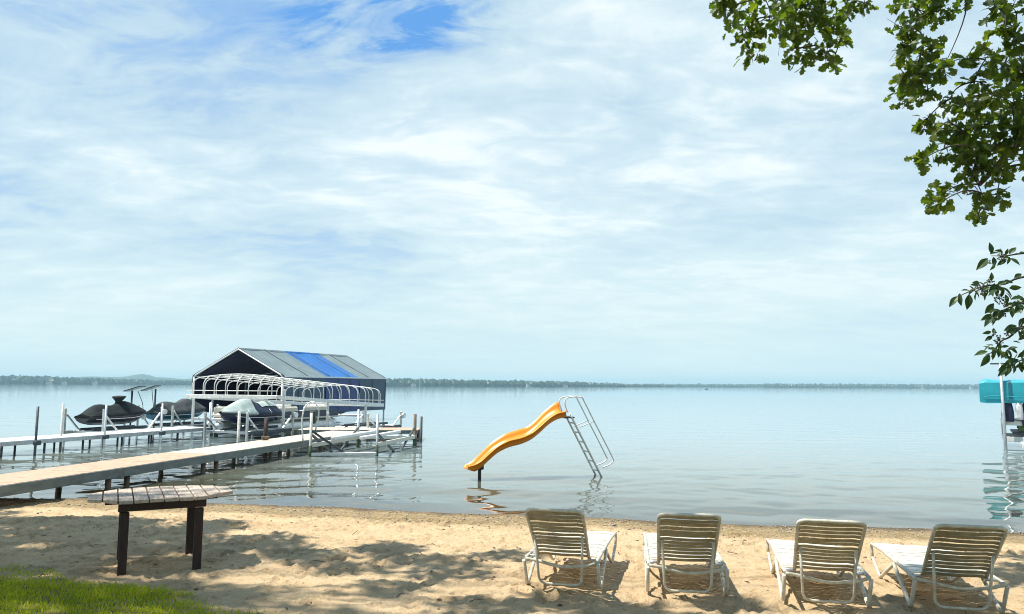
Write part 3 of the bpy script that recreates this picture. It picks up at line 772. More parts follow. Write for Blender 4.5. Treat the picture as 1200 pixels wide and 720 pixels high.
for px, top in ((75, 473), (250.5, 469)):
    pp = at(px, 511 if px < 100 else 498, z=ZD) + lside * .12; zt = at(px, top, y=pp.y).z
    post_at(t, pp, WZ - 1.2, zt, .036, M['post_white'])
for px, ym, top in ((247, 505, 500), (253, 506, 499)):       # weed on the posts near the end
    pp = at(px, ym, z=WZ + .2); obj('weed', MB().tube([(pp.x, pp.y, WZ - .3), (pp.x + .01, pp.y, WZ + .1), (pp.x, pp.y, WZ + .42)], [.07, .085, .05], 7), M['algae'], t, True)

# ------------------------------------------------------------------ covered watercraft and their lifts
def craft(name, label, center, heading, zk, mats, bars=True, length=3.2, group=None, seat=None, size=1.0):
    """personal watercraft under a fitted cover; heading is the way its bow points, zk the keel height"""
    t = thing(name, label, 'jet ski', (center[0], center[1], zk), heading, group)
    hullm, coverm, hoodm = mats; t.scale = (size,) * 3
    n = 25; L = length
    U = np.linspace(0, 1, n)
    wid = np.interp(U, [0, .06, .25, .6, .8, .93, 1], [.40, .50, .56, .57, .46, .24, .03])
    keel = np.interp(U, [0, .1, .6, .8, .92, 1], [.12, .05, .0, .05, .22, .47])
    gun = np.interp(U, [0, .3, .7, 1], [.40, .42, .46, .56])
    topz = np.interp(U, [0, .06, .14, .24, .34, .44, .52, .58, .66, .78, .9, 1], [.50, .62, .82, .90, .84, .80, .90, 1.02, .98, .86, .72, .585])
    tw = np.interp(U, [0, .2, .45, .56, .7, .9, 1], [.20, .17, .16, .22, .20, .10, .01])
    for _ in range(1): topz[1:-1] = (topz[:-2] + 2 * topz[1:-1] + topz[2:]) / 4
    hs = []; cs = []; hd = []
    for u, w, k, g, z, a in zip(U, wid, keel, gun, topz, tw):
        x = (u - .5) * L
        hs.append([(x, w, g), (x, w * .98, g - .06), (x, w * .80, k + (g - k) * .42), (x, w * .35, k + (g - k) * .12), (x, 0, k), (x, -w * .35, k + (g - k) * .12), (x, -w * .80, k + (g - k) * .42), (x, -w * .98, g - .06), (x, -w, g)])
        wr = .02 * math.sin(u * 31) * (1 - abs(u - .5))
        sec = [(x, w + .025, g - .07), (x, w + .02, g + .02), (x, w * .78, g + (z - g) * .28 + wr), (x, w * .42 + a * .3, g + (z - g) * .62 - wr), (x, a * .9, z - .035), (x, a * .45, z), (x, -a * .45, z), (x, -a * .9, z - .035), (x, -w * .42 - a * .3, g + (z - g) * .62 + wr), (x, -w * .78, g + (z - g) * .28 - wr), (x, -w - .02, g + .02), (x, -w - .025, g - .07)]
        cs.append(sec)
    obj('hull', MB().loft(hs[::-1], True, False, False).add([p for p in hs[0]], [tuple(range(9))]), hullm, t)
    k = int(n * .56)
    obj('cover', MB().loft(cs[:k + 1][::-1], True, False, False).add(cs[0], [tuple(range(12))]), coverm, t)
    obj('hood_cover', MB().loft(cs[k:][::-1], True), hoodm, t)
    if seat:
        k0, k1 = int(n * .12), int(n * .40)
        obj('seat_cover', MB().loft([[(p[0], p[1] * 1.04, p[2] + .012) for p in q[3:9]] for q in cs[k0:k1 + 1]][::-1], True), seat, t)
    if bars:
        s = []
        for z, w, l in ((.86, .16, .20), (1.0, .15, .17), (1.10, .27, .20), (1.17, .36, .22), (1.20, .37, .20), (1.215, .24, .10)):
            s.append([(.16 + l * math.cos(a) * .8, w * math.sin(a), z + .02 * math.cos(a)) for a in np.linspace(0, 2 * math.pi, 13)[:-1]])
        obj('handlebar_cover', MB().loft(s, True, True, True), coverm, t)
    for sx in (-.5, .75): obj('cover_strap', MB().tube([(sx, .59, .40), (sx + .02, .60, .47), (sx, .46, .60)], .008, 5), M['towel_white'], t)
    for s in (-1, 1): obj('hull_stripe', MB().tube([((u - .5) * L, s * (w * .93 + .012), k + (g - k) * .66) for u, w, g, k in list(zip(U, wid, gun, keel))[2:-3]], .016, 5), M['towel_white'], t)
    for s in (-1, 1): obj('rub_rail', MB().tube([((u - .5) * L, s * (w + .03), g - .05) for u, w, g in zip(U, wid, gun)], .018, 5), M['black'], t)
    return t
def pwc_lift(label, center, heading, zb, mt=None, w=1.75, l=2.5, ptop=1.15, group='small watercraft lifts', dark=0):
    mt = mt or M['alu']
    t = thing('watercraft_lift', label, 'boat lift', (center[0], center[1], WZ), heading, group)
    z0 = -1.1
    for i, (sx, sy) in enumerate(((-1, -1), (-1, 1), (1, -1), (1, 1))):
        obj('post', MB().box((sx * l / 2, sy * w / 2, (ptop + z0) / 2), (.075, .075, ptop - z0), 0, .008), M['post_white'] if (i + dark) % 3 == 1 else M['galvanised'], t)
        obj('brace', MB().beam((sx * l / 2 - sx * .06, sy * w / 2, ptop * .82), (sx * (l / 2 - .55), sy * w / 2, zb + .12), .05, .05), mt, t)
    for sx in (-1, 1): obj('cross_beam', MB().box((sx * l * .36, 0, zb + .04), (.08, w - .1, .09), 0, .008), mt, t)
    for sy in (-1, 1):
        obj('side_beam', MB().box((0, sy * (w / 2 - .005), zb + .035), (l - .1, .06, .11), 0, .008), M['post_dark'] if sy < 0 else mt, t)
        obj('bunk', MB().box((0, sy * .28, zb + .14), (l * .92, .13, .09), 0, .02), M['post_dark'], t)
    obj('winch', MB().tube([(l / 2 + .0, -w / 2 - .05, ptop - .16), (l / 2, -w / 2 - .17, ptop - .16)], .10, 12), M['alu'], t)
    return t
hd = math.atan2(ldir.y, ldir.x)
c1 = at(134, 497, y=26.6); c2 = at(209, 494, y=30.8); c3 = at(293, 502, y=26.6)
g_ = 'covered jet skis on lifts beside the docks'
craft('jet_ski', 'leftmost jet ski under a black cover with tall covered handlebars', c1, hd, .30, (M['hull_black'], M['cover_black'], M['cover_black']), True, group=g_, size=.83)
craft('jet_ski', 'jet ski with a grey cover over a teal blue hull', c2, hd, .25, (M['hull_teal'], M['cover_grey'], M['cover_grey']), False, 3.25, group=g_, size=.90)
craft('jet_ski', 'navy jet ski with pale sage hood pointing toward the beach', c3, hd + math.pi, .32, (M['hull_navy'], M['cover_navy'], M['cover_sage']), False, 3.3, group=g_, seat=M['cover_sage'], size=.93)
pwc_lift('watercraft lift carrying the black covered jet ski', c1, hd, .30, dark=0)
pwc_lift('watercraft lift carrying the grey and teal jet ski', c2, hd, .24, dark=1)
pwc_lift('watercraft lift carrying the navy jet ski', c3, hd, .33, dark=2, ptop=1.05)
for px, top, Y, sgn, lab in ((155, 456, 28.4, 1, 'small solar panel on a pole tilted up to the right behind the black jet ski'), (182.5, 454, 29.6, -1, 'small solar panel on a pole tilted down to the left by the teal jet ski')):
    p = at(px, top + 2, y=Y)
    t = thing('solar_panel', lab, 'solar panel', (p.x, p.y, WZ), 0, 'solar panels of the lifts')
    h = p.z - WZ
    obj('pole', MB().tube([(0, 0, -1), (0, 0, h)], .035, 8), M['post_dark'], t)
    x0, x1 = (-.22, .42) if sgn > 0 else (-.48, .12)
    obj('panel', MB().beam((x0, .0, h - .02 + (0 if sgn > 0 else -.05)), (x1, -.05, h + .17 if sgn > 0 else h + .13), .42, .035, ch=.005), M['solar'], t)
    obj('cable', MB().tube([(x1 * .5, 0, h), (x1 * .7 + .12, 0, h - .45), (x1 * .8 + .16, 0, h - .95)] if sgn > 0 else [(-.15, 0, h), (-.1, 0, h - .4), (-.03, 0, h - .8)], .012, 5), M['post_dark'], t)
    if sgn > 0: obj('control_box', MB().box((x1 * .8 + .16, 0, h - .98), (.14, .12, .2), 0, .02), M['galvanised'], t)

# ------------------------------------------------------------------ big covered boat canopy
def build_canopy():
    A = Vector((-11.05, 36.0, 0)); d = Vector((.352, .936, 0)); s = Vector((-.936, .352, 0)); W, L = 5.5, 9.6
    ze, zr, zb = 2.20, 3.55, .30
    t = thing('boat_canopy', 'large peaked boat canopy with grey vinyl roof and one blue roof panel', 'boat canopy', (A.x + s.x * W / 2, A.y + s.y * W / 2, WZ))
    def P(u, w, z): return A + d * (u * L) + s * (w * W) + Vector((0, 0, z))
    def sheet(u0, u1, pts, nu=6, sag=.0):
        secs = []
        for i in range(nu + 1):
            u = u0 + (u1 - u0) * i / nu
            sg = sag * math.sin(math.pi * ((u * 5) % 1))
            secs.append([P(u, w, z - (sg if 0 < k < len(pts) - 1 else 0)) for k, (w, z) in enumerate(pts)])
        secs2 = [[p + Vector((0, 0, -.015)) for p in q] for q in secs]
        return MB().loft([a + b[::-1] for a, b in zip(secs, secs2)], False, True, True)
    rr = [(0 - .012, ze - .05), (.03, ze + .10)] + [(.5 * k, ze + (zr - ze) * k) for k in (.25, .5, .75, .97)]
    rl = [(1 - a, b) for a, b in rr]
    top = [(.485, zr - .02), (.5, zr + .015), (.515, zr - .02)]
    cuts = [(0, .37, M['vinyl_grey']), (.3705, .70, M['vinyl_blue']), (.7005, 1.0, M['vinyl_grey'])]
    for u0, u1, m in cuts:
        obj('roof_panel', sheet(u0, u1, rr + top[:2], 10, .06), m, t, True)
        for pts in (rr, rl): obj('roof_darkener', sheet(u0 + .002, u1 - .002, [(w + (.02 if w < .5 else -.02), z - .12) for w, z in pts[1:]], 10, .06), M['curtain_navy'], t, True)  # dark sheet added under the roof to darken the inside of the canopy
        obj('roof_panel', sheet(u0, u1, rl + top[:0:-1], 10, .06), m, t, True)
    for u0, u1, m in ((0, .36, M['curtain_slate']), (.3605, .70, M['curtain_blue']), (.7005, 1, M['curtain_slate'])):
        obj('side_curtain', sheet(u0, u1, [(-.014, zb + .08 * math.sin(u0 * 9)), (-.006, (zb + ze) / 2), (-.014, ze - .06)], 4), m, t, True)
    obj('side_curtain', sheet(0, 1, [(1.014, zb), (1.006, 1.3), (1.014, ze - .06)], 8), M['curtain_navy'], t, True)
    # closed back gable
    g = MB(); q = [P(.995, 0, zb), P(.995, 1, zb), P(.995, 1, ze - .05), P(.995, .5, zr - .04), P(.995, 0, ze - .05)]; q2 = [p + d * .02 for p in q]
    g.add(q + q2, [(0, 1, 2, 3, 4), (9, 8, 7, 6, 5)] + [(i, (i + 1) % 5, 5 + (i + 1) % 5, 5 + i) for i in range(5)]); obj('rear_curtain', g, M['curtain_navy'], t, True)
    for u in (.0, .2, .4, .6, .8, .998):
        for pp_ in (rr, rl): obj('roof_seam', MB().tube([P(u, w, z + .004) for w, z in pp_ + [(.5, zr + .012)]], .016, 5), M['curtain_slate'], t, True)
    for u in (.12, .24, .48, .60, .84): obj('curtain_seam', MB().tube([P(u, -.018, zb + .08), P(u, -.012, 1.2), P(u, -.02, ze - .1)], .012, 5), M['curtain_navy'], t, True)
    fr = M['alu']
    for u in (0, .2, .4, .6, .8, 1):
        f = MB().tube([P(u, 0.004, ze - .12), P(u, .03, ze + .03), P(u, .5, zr - .06), P(u, .97, ze + .03), P(u, .996, ze - .12)], .03 if u else .045, 6); obj('rafter', f, fr if u else M['white_paint'], t, True)
        if u in (0, .4, 1):
            for w in (0.006, .994): obj('post', MB().tube([P(u, w, WZ - 1.5), P(u, w, ze - .1)], .05, 8), M['white_paint'], t, True)
    for w, z in ((.006, ze - .06), (.5, zr - .06), (.994, ze - .06)): obj('purlin', MB().tube([P(0, w, z), P(1, w, z)], .03, 6), fr, t, True)
    obj('eave_trim', MB().beam(P(-.002, -.024, ze - .06), P(1.002, -.024, ze - .06), .03, .07), M['white_paint'], t, True)
    obj('brace', MB().tube([P(.02, .5, ze - .2), P(.3, .06, zr - .75)], .02, 5), fr, t, True)
    obj('tie_bar', MB().tube([P(.1, .02, ze), P(.1, .98, ze)], .02, 5), fr, t, True)
    # moored boat under it
    c = P(.48, .42, 0)
    b = thing('motor_boat', 'white hulled motor boat moored under the big grey and blue canopy', 'boat', (c.x, c.y, WZ + .12), math.atan2(-d.y, -d.x))
    hs = []; dk = []
    for u in np.linspace(0, 1, 17):
        w = float(np.interp(u, [0, .5, .8, 1], [1.1, 1.15, .75, .05])); k = float(np.interp(u, [0, .6, .9, 1], [0, 0, .3, .7])); g_ = .75 + .25 * u; x = (u - .5) * 6.4
        hs.append([(x, w, g_), (x, w * .9, k + .35), (x, 0, k), (x, -w * .9, k + .35), (x, -w, g_)])
        dk.append([(x, w, g_), (x, w * .5, g_ + .12 + .25 * math.sin(min(1, u * 1.3) * math.pi)), (x, -w * .5, g_ + .12 + .25 * math.sin(min(1, u * 1.3) * math.pi)), (x, -w, g_)])
    obj('hull', MB().loft(hs, True).add(hs[0], [(0, 1, 2, 3, 4)]), M['white_paint'], b)
    obj('cover', MB().loft(dk[::-1], True).add(dk[0], [(0, 1, 2, 3)]), M['hull_navy'], b)
    obj('outboard', MB().box((-3.4, 0, .65), (.45, .5, 1.1), 0, .1), M['black'], b)
build_canopy()

# ------------------------------------------------------------------ bare canopy frame with hoops, in front of it
def build_frame():
    A = Vector((-8.47, 27.0, 0)); d = Vector((.352, .936, 0)); s = Vector((-.936, .352, 0)); W, L = 4.2, 7.5
    t = thing('canopy_frame', 'bare white boat canopy frame of many hoops, without its cover', 'boat canopy', (A.x + s.x * W / 2, A.y + s.y * W / 2, WZ))
    def P(u, w, z): return A + d * (u * L) + s * (w * W) + Vector((0, 0, z - .45 * u))
    zb, zt = 1.29, 1.98; wp = M['white_paint']
    for w in (0, 1): obj('lower_rail', MB().beam(P(0, w, zb), P(1, w, zb), .06, .14, ch=.01), wp, t, True)
    for u in (0, 1): obj('lower_rail', MB().beam(P(u, 0, zb), P(u, 1, zb), .06, .14, ch=.01), wp, t, True)
    for u in (0, 1):
        obj('middle_rail', MB().tube([P(u, 0, zb + .22), P(u, 1, zb + .22)], .016, 5), wp, t, True)
    def roofz(w): return zt + .17 * math.sin(math.pi * w)
    nh = 12
    for i in range(nh):
        u = (i + .5) / nh
        if i < nh:
            pts = [P(u, 0, zb)] + [P(u, 0, zt - .20)] + [P(u, .02, zt - .05)] + [P(u, w, roofz(w)) for w in (.07, .2, .35, .5, .65, .8, .93)] + [P(u, .98, zt - .05), P(u, 1, zt - .20), P(u, 1, zb)]
            obj('hoop', MB().tube(rounded(pts, .03, 2), .018, 6), wp, t, True)
    for i in range(8):                                       # end hoops that run into the roof
        w = .06 + i * .125
        pts = [P(0, w, zb), P(0, w, zt - .22), P(.012, w, zt - .06), P(.04, w, roofz(w) - .005), P(.5, w, roofz(w) + .0)]
        obj('end_hoop', MB().tube(rounded(pts, .06, 4), .019, 6), wp, t, True)
        pts = [P(1, w, zb), P(1, w, zt - .22), P(.988, w, zt - .06), P(.96, w, roofz(w) - .005), P(.52, w, roofz(w) + .0)]
        obj('end_hoop', MB().tube(rounded(pts, .06, 4), .017, 6), wp, t, True)
    for u, w in ((.05, 0), (.42, 0), (.80, 0), (.02, .42), (.05, 1), (.8, 1)):
        p = P(u, w, zb); obj('post', MB().beam((p.x, p.y, WZ - 1.5), (p.x, p.y, p.z + (.3 if u < .1 and w == 0 else 0)), .085, .085, ch=.01), wp, t, True)
    for u in (.05, .8): obj('cross_beam', MB().beam(P(u, .02, .42 + .45 * u), P(u, .98, .42 + .45 * u), .09, .10, ch=.01), M['galvanised'], t, True)
    obj('side_beam', MB().beam(P(.05, .0, .05), P(.8, .0, .05 + .34), .07, .12, ch=.01), M['olive_wood'], t, True)
    # pontoon boat lying under the frame
    c = P(.40, .52, 0)
    b = thing('pontoon_boat', 'low pontoon boat with beige seats resting below the bare canopy frame', 'boat', (c.x, c.y, WZ + .1), math.atan2(d.y, d.x))
    for sy in (-1, 1):
        obj('pontoon', MB().tube([(-2.75, sy * .82, .34), (-2.5, sy * .82, .26), (2.3, sy * .82, .26), (2.75, sy * .82, .38)], [.06, .27, .27, .06], 12), M['alu'], b)
    obj('deck', MB().box((0, 0, .56), (5.1, 2.3, .08), 0, .02), M['beige'], b)
    for i, (x, y, lx, ly) in enumerate(((-2.05, -.86, 1.0, .5), (-2.05, .86, 1.0, .5), (-.9, -.86, 1.15, .5), (.9, -.86, 1.6, .5), (1.3, .86, 1.6, .5), (2.2, 0, .5, 1.1))):
        sgn = -1 if y < 0 else 1
        st = obj('seat', MB().box((x, y, .70), (lx, ly, .19), 0, .05), M['beige'], b)
        if y: obj('seat_back', MB().box((x, y + sgn * .21, .90), (lx, .14, .28), 0, .06), M['beige'], st)
        else: obj('seat_back', MB().box((x + .2, y, .90), (.14, ly, .28), 0, .06), M['beige'], st)
    for sy in (-1, 1): obj('side_panel', MB().box((0, sy * 1.13, .72), (4.9, .03, .26), 0), M['hull_navy'], b)
    obj('console', MB().box((.2, .45, .85), (.5, .6, .5), 0, .08), M['white_paint'], b)
build_frame()

# ------------------------------------------------------------------ empty lift beside the near dock
def build_empty_lift():
    a, b = at(363.5, 535, z=WZ), at(441.5, 534, z=WZ); c_ = at(449, 520, z=WZ); dd = Vector((.19, .98, 0))
    t = thing('empty_boat_lift', 'empty boat lift of pale beams and dark braces beside the dock end', 'boat lift', ((a.x + b.x) / 2, a.y, WZ))
    a2, b2 = a + dd * 3.4, b + dd * 3.4
    for p, zt, m, r in ((a, .96, 'post_white', .042), (b, .92, 'galvanised', .036), (a2, .95, 'galvanised', .04), (b2, .8, 'old_wood', .05)):
        obj('post', MB().tube([(p.x, p.y, WZ - 1.2), (p.x, p.y, zt)], r, 8), M[m], t, True)
        obj('weed', MB().tube([(p.x, p.y, WZ - .3), (p.x, p.y, WZ + .05), (p.x, p.y, WZ + .30)], [r * 1.25, r * 1.4, r * 1.1], 7), M['algae'], t, True)
    up = Vector((0, 0, 1))
    obj('cross_beam', MB().beam(a + up * .05, b + up * .05, .09, .09, ch=.01), M['white_paint'], t, True)
    obj('cross_beam', MB().beam(a2 + up * .3, b2 + up * .3, .09, .11, ch=.01), M['white_paint'], t, True)
    for p, q in ((a, a2), (b, b2)):
        obj('side_beam', MB().beam(p + up * .30, q + up * .30, .07, .12, ch=.01), M['beige'], t, True)
        obj('brace', MB().beam(p + up * .62, p.lerp(q, .45) - up * .05, .05, .06), M['post_dark'], t, True)
        obj('brace', MB().beam(q + up * .62, q.lerp(p, .42) - up * .05, .05, .06), M['post_dark'], t, True)
    obj('brace', MB().beam(a + up * .72, a.lerp(b, .55) + up * .02, .05, .06), M['post_dark'], t, True)
    obj('bunk', MB().beam(a.lerp(b, .28) + up * .48 + dd * .2, a2.lerp(b2, .28) + up * .48, .13, .10, ch=.02), M['deck_white'], t, True)
    obj('bunk', MB().beam(a.lerp(b, .72) + up * .48 + dd * .2, a2.lerp(b2, .72) + up * .48, .13, .10, ch=.02), M['deck_white'], t, True)
    w = a + Vector((-.02, .04, 1.02))
    obj('winch_box', MB().box((w.x + .02, w.y + .1, w.z + .06), (.16, .16, .36), 0, .02), M['algae'], t, True)
    # hose looped over the lift's corner post
    h = MB().tube(catmull([(w.x - .22, w.y + .06, w.z - .62), (w.x - .27, w.y + .06, w.z - .05), (w.x - .20, w.y + .06, w.z + .33), (w.x, w.y + .06, w.z + .50), (w.x + .16, w.y + .06, w.z + .36), (w.x + .19, w.y + .06, w.z + .1), (w.x + .12, w.y + .06, w.z - .3)], 5), .022, 7)
    tag(obj('hose', h, M['white_paint']), 'white hose looped over the corner post of the empty lift', 'hose')
build_empty_lift()

pwc_lift('empty watercraft lift standing behind the dock platform under the canopy frame end', at(428, 506, y=29.3), math.atan2(.936, .352), .34, dark=1, ptop=.95)
pp = at(311, 516, z=ZD)
t = thing('piling', 'short brown wooden piling on a square base at the far edge of the near dock', 'piling', (pp.x, pp.y, WZ))
obj('shaft', MB().tube([(0, 0, -1), (0, 0, .55), (.01, 0, 1.02)], [.075, .07, .06], 9), M['stain_wood'], t)
obj('collar', MB().box((0, 0, .47), (.22, .22, .10), .3, .02), M['old_wood'], t)

# ------------------------------------------------------------------ right: teal canopy over a pontoon boat
def build_right():
    D = 25.0
    P0 = at(1149, 471, y=D); Dx = Vector((.85, -.527, 0)); Dy = Vector((.527, .85, 0)); zt = at(1149, 446, y=D).z; zb = P0.z
    t = thing('teal_canopy', 'teal fabric boat canopy at the right edge of the lake view', 'boat canopy', (P0.x + 2, P0.y, WZ))
    W, L = 2.8, 7.5
    def P(u, w, z): return Vector((P0.x, P0.y, 0)) + Dx * u + Dy * (w * W) + Vector((0, 0, z))
    secs = []
    for i, u in enumerate(np.concatenate([[0, .05, .12, .22], np.linspace(.5, L - .4, 9), [L - .1, L]])):
        e = min(1, .86 + 1.2 * u); h = zt - zb; sag = .02 * math.sin(u * 7)
        pr = [(0, 0), (-.004, .45), (0, .90), (.018, .975), (.06, 1.0), (.5, 1.06), (.94, 1.0), (.982, .975), (1, .90), (1.004, .45), (1, 0)]
        k = [1, .99, .93, .86, .80, .76, .80, .86, .93, .99, 1]
        secs.append([P(u, w, zb + h * z * (e if z > .9 else (e + 1) / 2) + sag * (z > .9) - (.03 * math.sin(u * 5 + j) if z == 0 else 0)) for j, (w, z) in enumerate(pr)])
    lo = [[p + Vector((0, 0, -.02)) for p in q] for q in secs]
    obj('cover', MB().loft([a + b[::-1] for a, b in zip(secs, lo)], False, True, True), M['teal'], t, True)
    m = MB().add(secs[0] + [p - Dx * .012 for p in secs[0]], [tuple(range(11)), tuple(reversed(range(11, 22)))] + [(i, (i + 1) % 11, 11 + (i + 1) % 11, 11 + i) for i in range(11)])
    obj('end_flap', m, M['teal'], t, True)
    obj('seam_band', MB().loft([[P(u, -.012 - .004, zb - .02), P(u, -.012, zb + .45 * (zt - zb)), P(u, -.008, zb + .90 * (zt - zb)), P(u, .012, zt - .005), P(u, .06, zt + .012)] for u in (.80, .88)], False), M['seam'], t, True)
    obj('crease', MB().tube(catmull([P(.1, -.012, zb + .17), P(.5, -.015, zb + .20), P(1.6, -.015, zb + .15), P(3.2, -.015, zb + .2)], 4), .012, 5), M['teal'], t, True)
    m = MB(); m.loft([[P(u, .97, zb + .02), P(u, .96 + .01 * math.sin(u * 5), (zb + .9) / 2 + .3), P(u, .97, .62)] for u in np.linspace(1.5, L - .3, 12)], True); obj('dark_backing', m, M['curtain_navy'], t, True)  # dark sheet added to fill the far side behind the hung things
    for u in (.62, 3.2, 5.9):
        for w in (-.01, 1.01):
            if u < 1 and w > 0: continue
            top = zt + (.55 if (u < 1 and w < 0) else -.2)
            q = P(u, w, 0); obj('post', MB().tube([(q.x, q.y, WZ - 1), (q.x, q.y, top)], .05, 8), M['post_white'] if not (u < 1 and w < 0) else M['galvanised'], t, True)
    q = P(.62, -.01, zt + .55); obj('cross_arm', MB().beam(q - Dx * .28, q + Dx * .2, .04, .05), M['post_dark'], t, True)
    for w in (0.01, .99): obj('canopy_beam', MB().beam(P(.1, w, zb + .07), P(L, w, zb + .07), .05, .07), M['galvanised'], t, True)
    # pontoon boat below
    c = P(3.6, .5, 0)
    b = thing('pontoon_boat', 'pontoon boat with white rails under the teal canopy', 'boat', (c.x, c.y, WZ), math.atan2(Dx.y, Dx.x))
    for sy in (-1, 1): obj('pontoon', MB().tube([(-2.3, sy * .75, .30), (-2.0, sy * .75, .22), (2.6, sy * .75, .22), (3.0, sy * .75, .3)], [.06, .24, .24, .06], 12), M['galvanised'], b)
    obj('deck', MB().box((.1, 0, .53), (5.7, 2.2, .08), 0, .02), M['post_dark'], b)
    for z, hgt in ((.86, .15), (.33, .17)):
        for sy in (-1, 1): obj('rail', MB().box((0, sy * 1.19, z), (6.0, .05, hgt), 0, .01), M['white_paint'], b)
        obj('rail', MB().box((-2.99, 0, z), (.05, 2.3, hgt), 0, .01), M['white_paint'], b)
    for i in range(8):
        for sy in (-1, 1): obj('rail_post', MB().box((-2.97 + i * .848, sy * 1.19, .60), (.06, .045, .38), 0), M['white_paint'], b)
    for x, y, lx, ly in ((-1.9, -.8, 1.3, .55), (-.2, -.8, 1.3, .55), (-1.9, .8, 1.3, .55), (1.4, .8, 1.6, .55)):
        obj('seat', MB().box((x, y, .70), (lx, ly, .26), 0, .05), M['cushion_green'], b)
    # things hung along the canopy beam
    def hang(name, label, cat, u, w0, wid, zt_, hgt, m, g=None):
        q = P(u, w0, 0)
        h = thing(name, label, cat, (q.x, q.y, zt_ - hgt), math.atan2(Dx.y, Dx.x), g)
        secs = []
        for k in range(7):
            v = k / 6; z = hgt * (1 - v); ww = wid / 2 * (.75 + .3 * math.sin(v * 2.4)); fd = .05
            secs.append([(-ww, -.03, z), (-ww * .5, -.03 - fd * math.sin(v * 5 + u), z), (ww * .3, -.05 + fd * math.cos(v * 4 + u), z), (ww, -.02, z), (ww, .05, z), (0, .08, z), (-ww, .05, z)])
        obj('body', MB().loft(secs[::-1], True, True, True), m, h)
        obj('hanger', MB().tube([(0, 0, hgt - .01), (0, 0, hgt + .14)], .012, 5), M['towel_white'], h)
        return h
    zz = zb - .02
    gh = 'things hung up under the teal canopy'
    hang('life_jacket', 'navy life jacket hanging at the left end under the teal canopy', 'life jacket', .74, .03, .34, zz, .62, M['jacket_navy'], gh)
    hang('towel', 'white towel hung close beside the leftmost navy life jacket', 'towel', 1.06, .02, .20, zz, .55, M['towel_white'], gh)
    hang('life_jacket', 'navy life jacket hanging between the white and the pink towel', 'life jacket', 1.32, .05, .40, zz, .78, M['jacket_navy'], gh)
    hang('towel', 'pink towel hung under the teal canopy', 'towel', 1.72, .02, .22, zz, .62, M['towel_pink'], gh)
    hang('life_jacket', 'red life jacket hanging under the teal canopy', 'life jacket', 2.2, .06, .40, zz, .80, M['jacket_red'], gh)
    hang('life_jacket', 'navy life jacket hanging right of the red one', 'life jacket', 2.65, .05, .40, zz, .80, M['jacket_navy'], gh)
    # short dock alongside
    q0, q1 = P(1.0, -.22, 0), P(12.5, -.22, 0)
    k = thing('right_dock', 'white dock alongside the pontoon boat at the right edge', 'dock', (q0.x, q0.y, WZ))
    dock(k, (q1.x, q1.y), (q0.x, q0.y), -1.0 + 2.0 - .0, 4, .06, M['deck_white'], .14, fmat=M['white_paint']) if False else dock(k, (q0.x - Dy.x * 1.0, q0.y - Dy.y * 1.0), (q1.x - Dy.x * 1.0, q1.y - Dy.y * 1.0), .95, 4, .06, M['deck_white'], .14, fmat=M['white_paint'])
    for i in range(5):
        for o in (.06, .9):
            p = q0.lerp(q1, min(.98, .015 + i * .25)) - Dy * (1 - o); post_at(k, p, WZ - 1, .03, .045, M['post_dark'])
build_right()

# ------------------------------------------------------------------ trees
def lobed_leaf():
    """oak-like leaf, unit length along +y, folded a little on the midrib"""
    half = [(.05, .04), (.16, .20), (.30, .30), (.20, .38), (.24, .48), (.46, .60), (.40, .68), (.24, .68), (.30, .80), (.22, .92), (.08, .93)]
    vs = [(0, 0, 0)] + [(x, y, x * .22 - .12 * y * y) for x, y in half] + [(0, 1, -.12)] + [(-x, y, x * .22 - .12 * y * y) for x, y in reversed(half)] + [(0, .5, -.03)]
    n = len(vs) - 1; fs = [(n, i, (i + 1) % n) for i in range(n)]
    return np.array(vs, float), np.array(fs)
def simple_leaf():
    half = [(.10, .12), (.20, .30), (.235, .48), (.18, .70), (.08, .90)]
    vs = [(0, 0, 0)] + [(x, y, x * .35 - .18 * y * y) for x, y in half] + [(0, 1.03, -.2)] + [(-x, y, x * .35 - .18 * y * y) for x, y in reversed(half)] + [(0, .45, -.03)]
    n = len(vs) - 1; fs = [(n, i, (i + 1) % n) for i in range(n)]
    return np.array(vs, float), np.array(fs)
LL, LF = lobed_leaf(); SLV, SLF = simple_leaf()
def leaf_M(pos, tip, nrm, size):
    y = Vector(tip).normalized(); n = Vector(nrm); x = y.cross(n); x = x.normalized() if x.length > 1e-4 else y.orthogonal().normalized(); z = x.cross(y)
    m = Matrix((x, y, z)).transposed() * size
    return m.to_4x4() if False else (Matrix.Translation(pos) @ m.to_4x4())
def leaves_mesh(name, mats, V, Fc, mt):
    A = np.array([np.array(m) for m in mats]); Rm = A[:, :3, :3]; T = A[:, :3, 3]
    P = np.einsum('nij,kj->nki', Rm, V) + T[:, None, :]; k = len(V)
    Fa = (Fc[None] + (np.arange(len(mats)) * k)[:, None, None]).reshape(-1, 3)
    return np_mesh(name, P.reshape(-1, 3), Fa, mt, False)
def rand_leaf(c, rad, size, r, out_bias=.5):
    while True:
        q = Vector((r.uniform(-1, 1), r.uniform(-1, 1), r.uniform(-1, 1)))
        if q.length < 1: break
    p = Vector(c) + q * rad
    tip = (q * out_bias + Vector((r.gauss(0, .6), r.gauss(0, .6), r.gauss(-.35, .5)))); nrm = Vector((r.gauss(0, .65), r.gauss(-.1, .65), r.gauss(.55, .55)))
    return leaf_M(p, tip, nrm, size * r.uniform(.75, 1.2)), p
def bez(a, b, c, n=8):
    a, b, c = Vector(a), Vector(b), Vector(c); return [a.lerp(b, t).lerp(b.lerp(c, t), t) for t in [i / n for i in range(n + 1)]]
def in_view(p, margin=1.0):
    q = CM.transposed() @ (p - Vector((0, 0, CAM_H)))
    if q.z >= 0: return False
    x, y = 600 + F * q.x / -q.z, 360 - F * q.y / -q.z
    return -30 * margin < x < 1230 and -30 * margin < y < 740

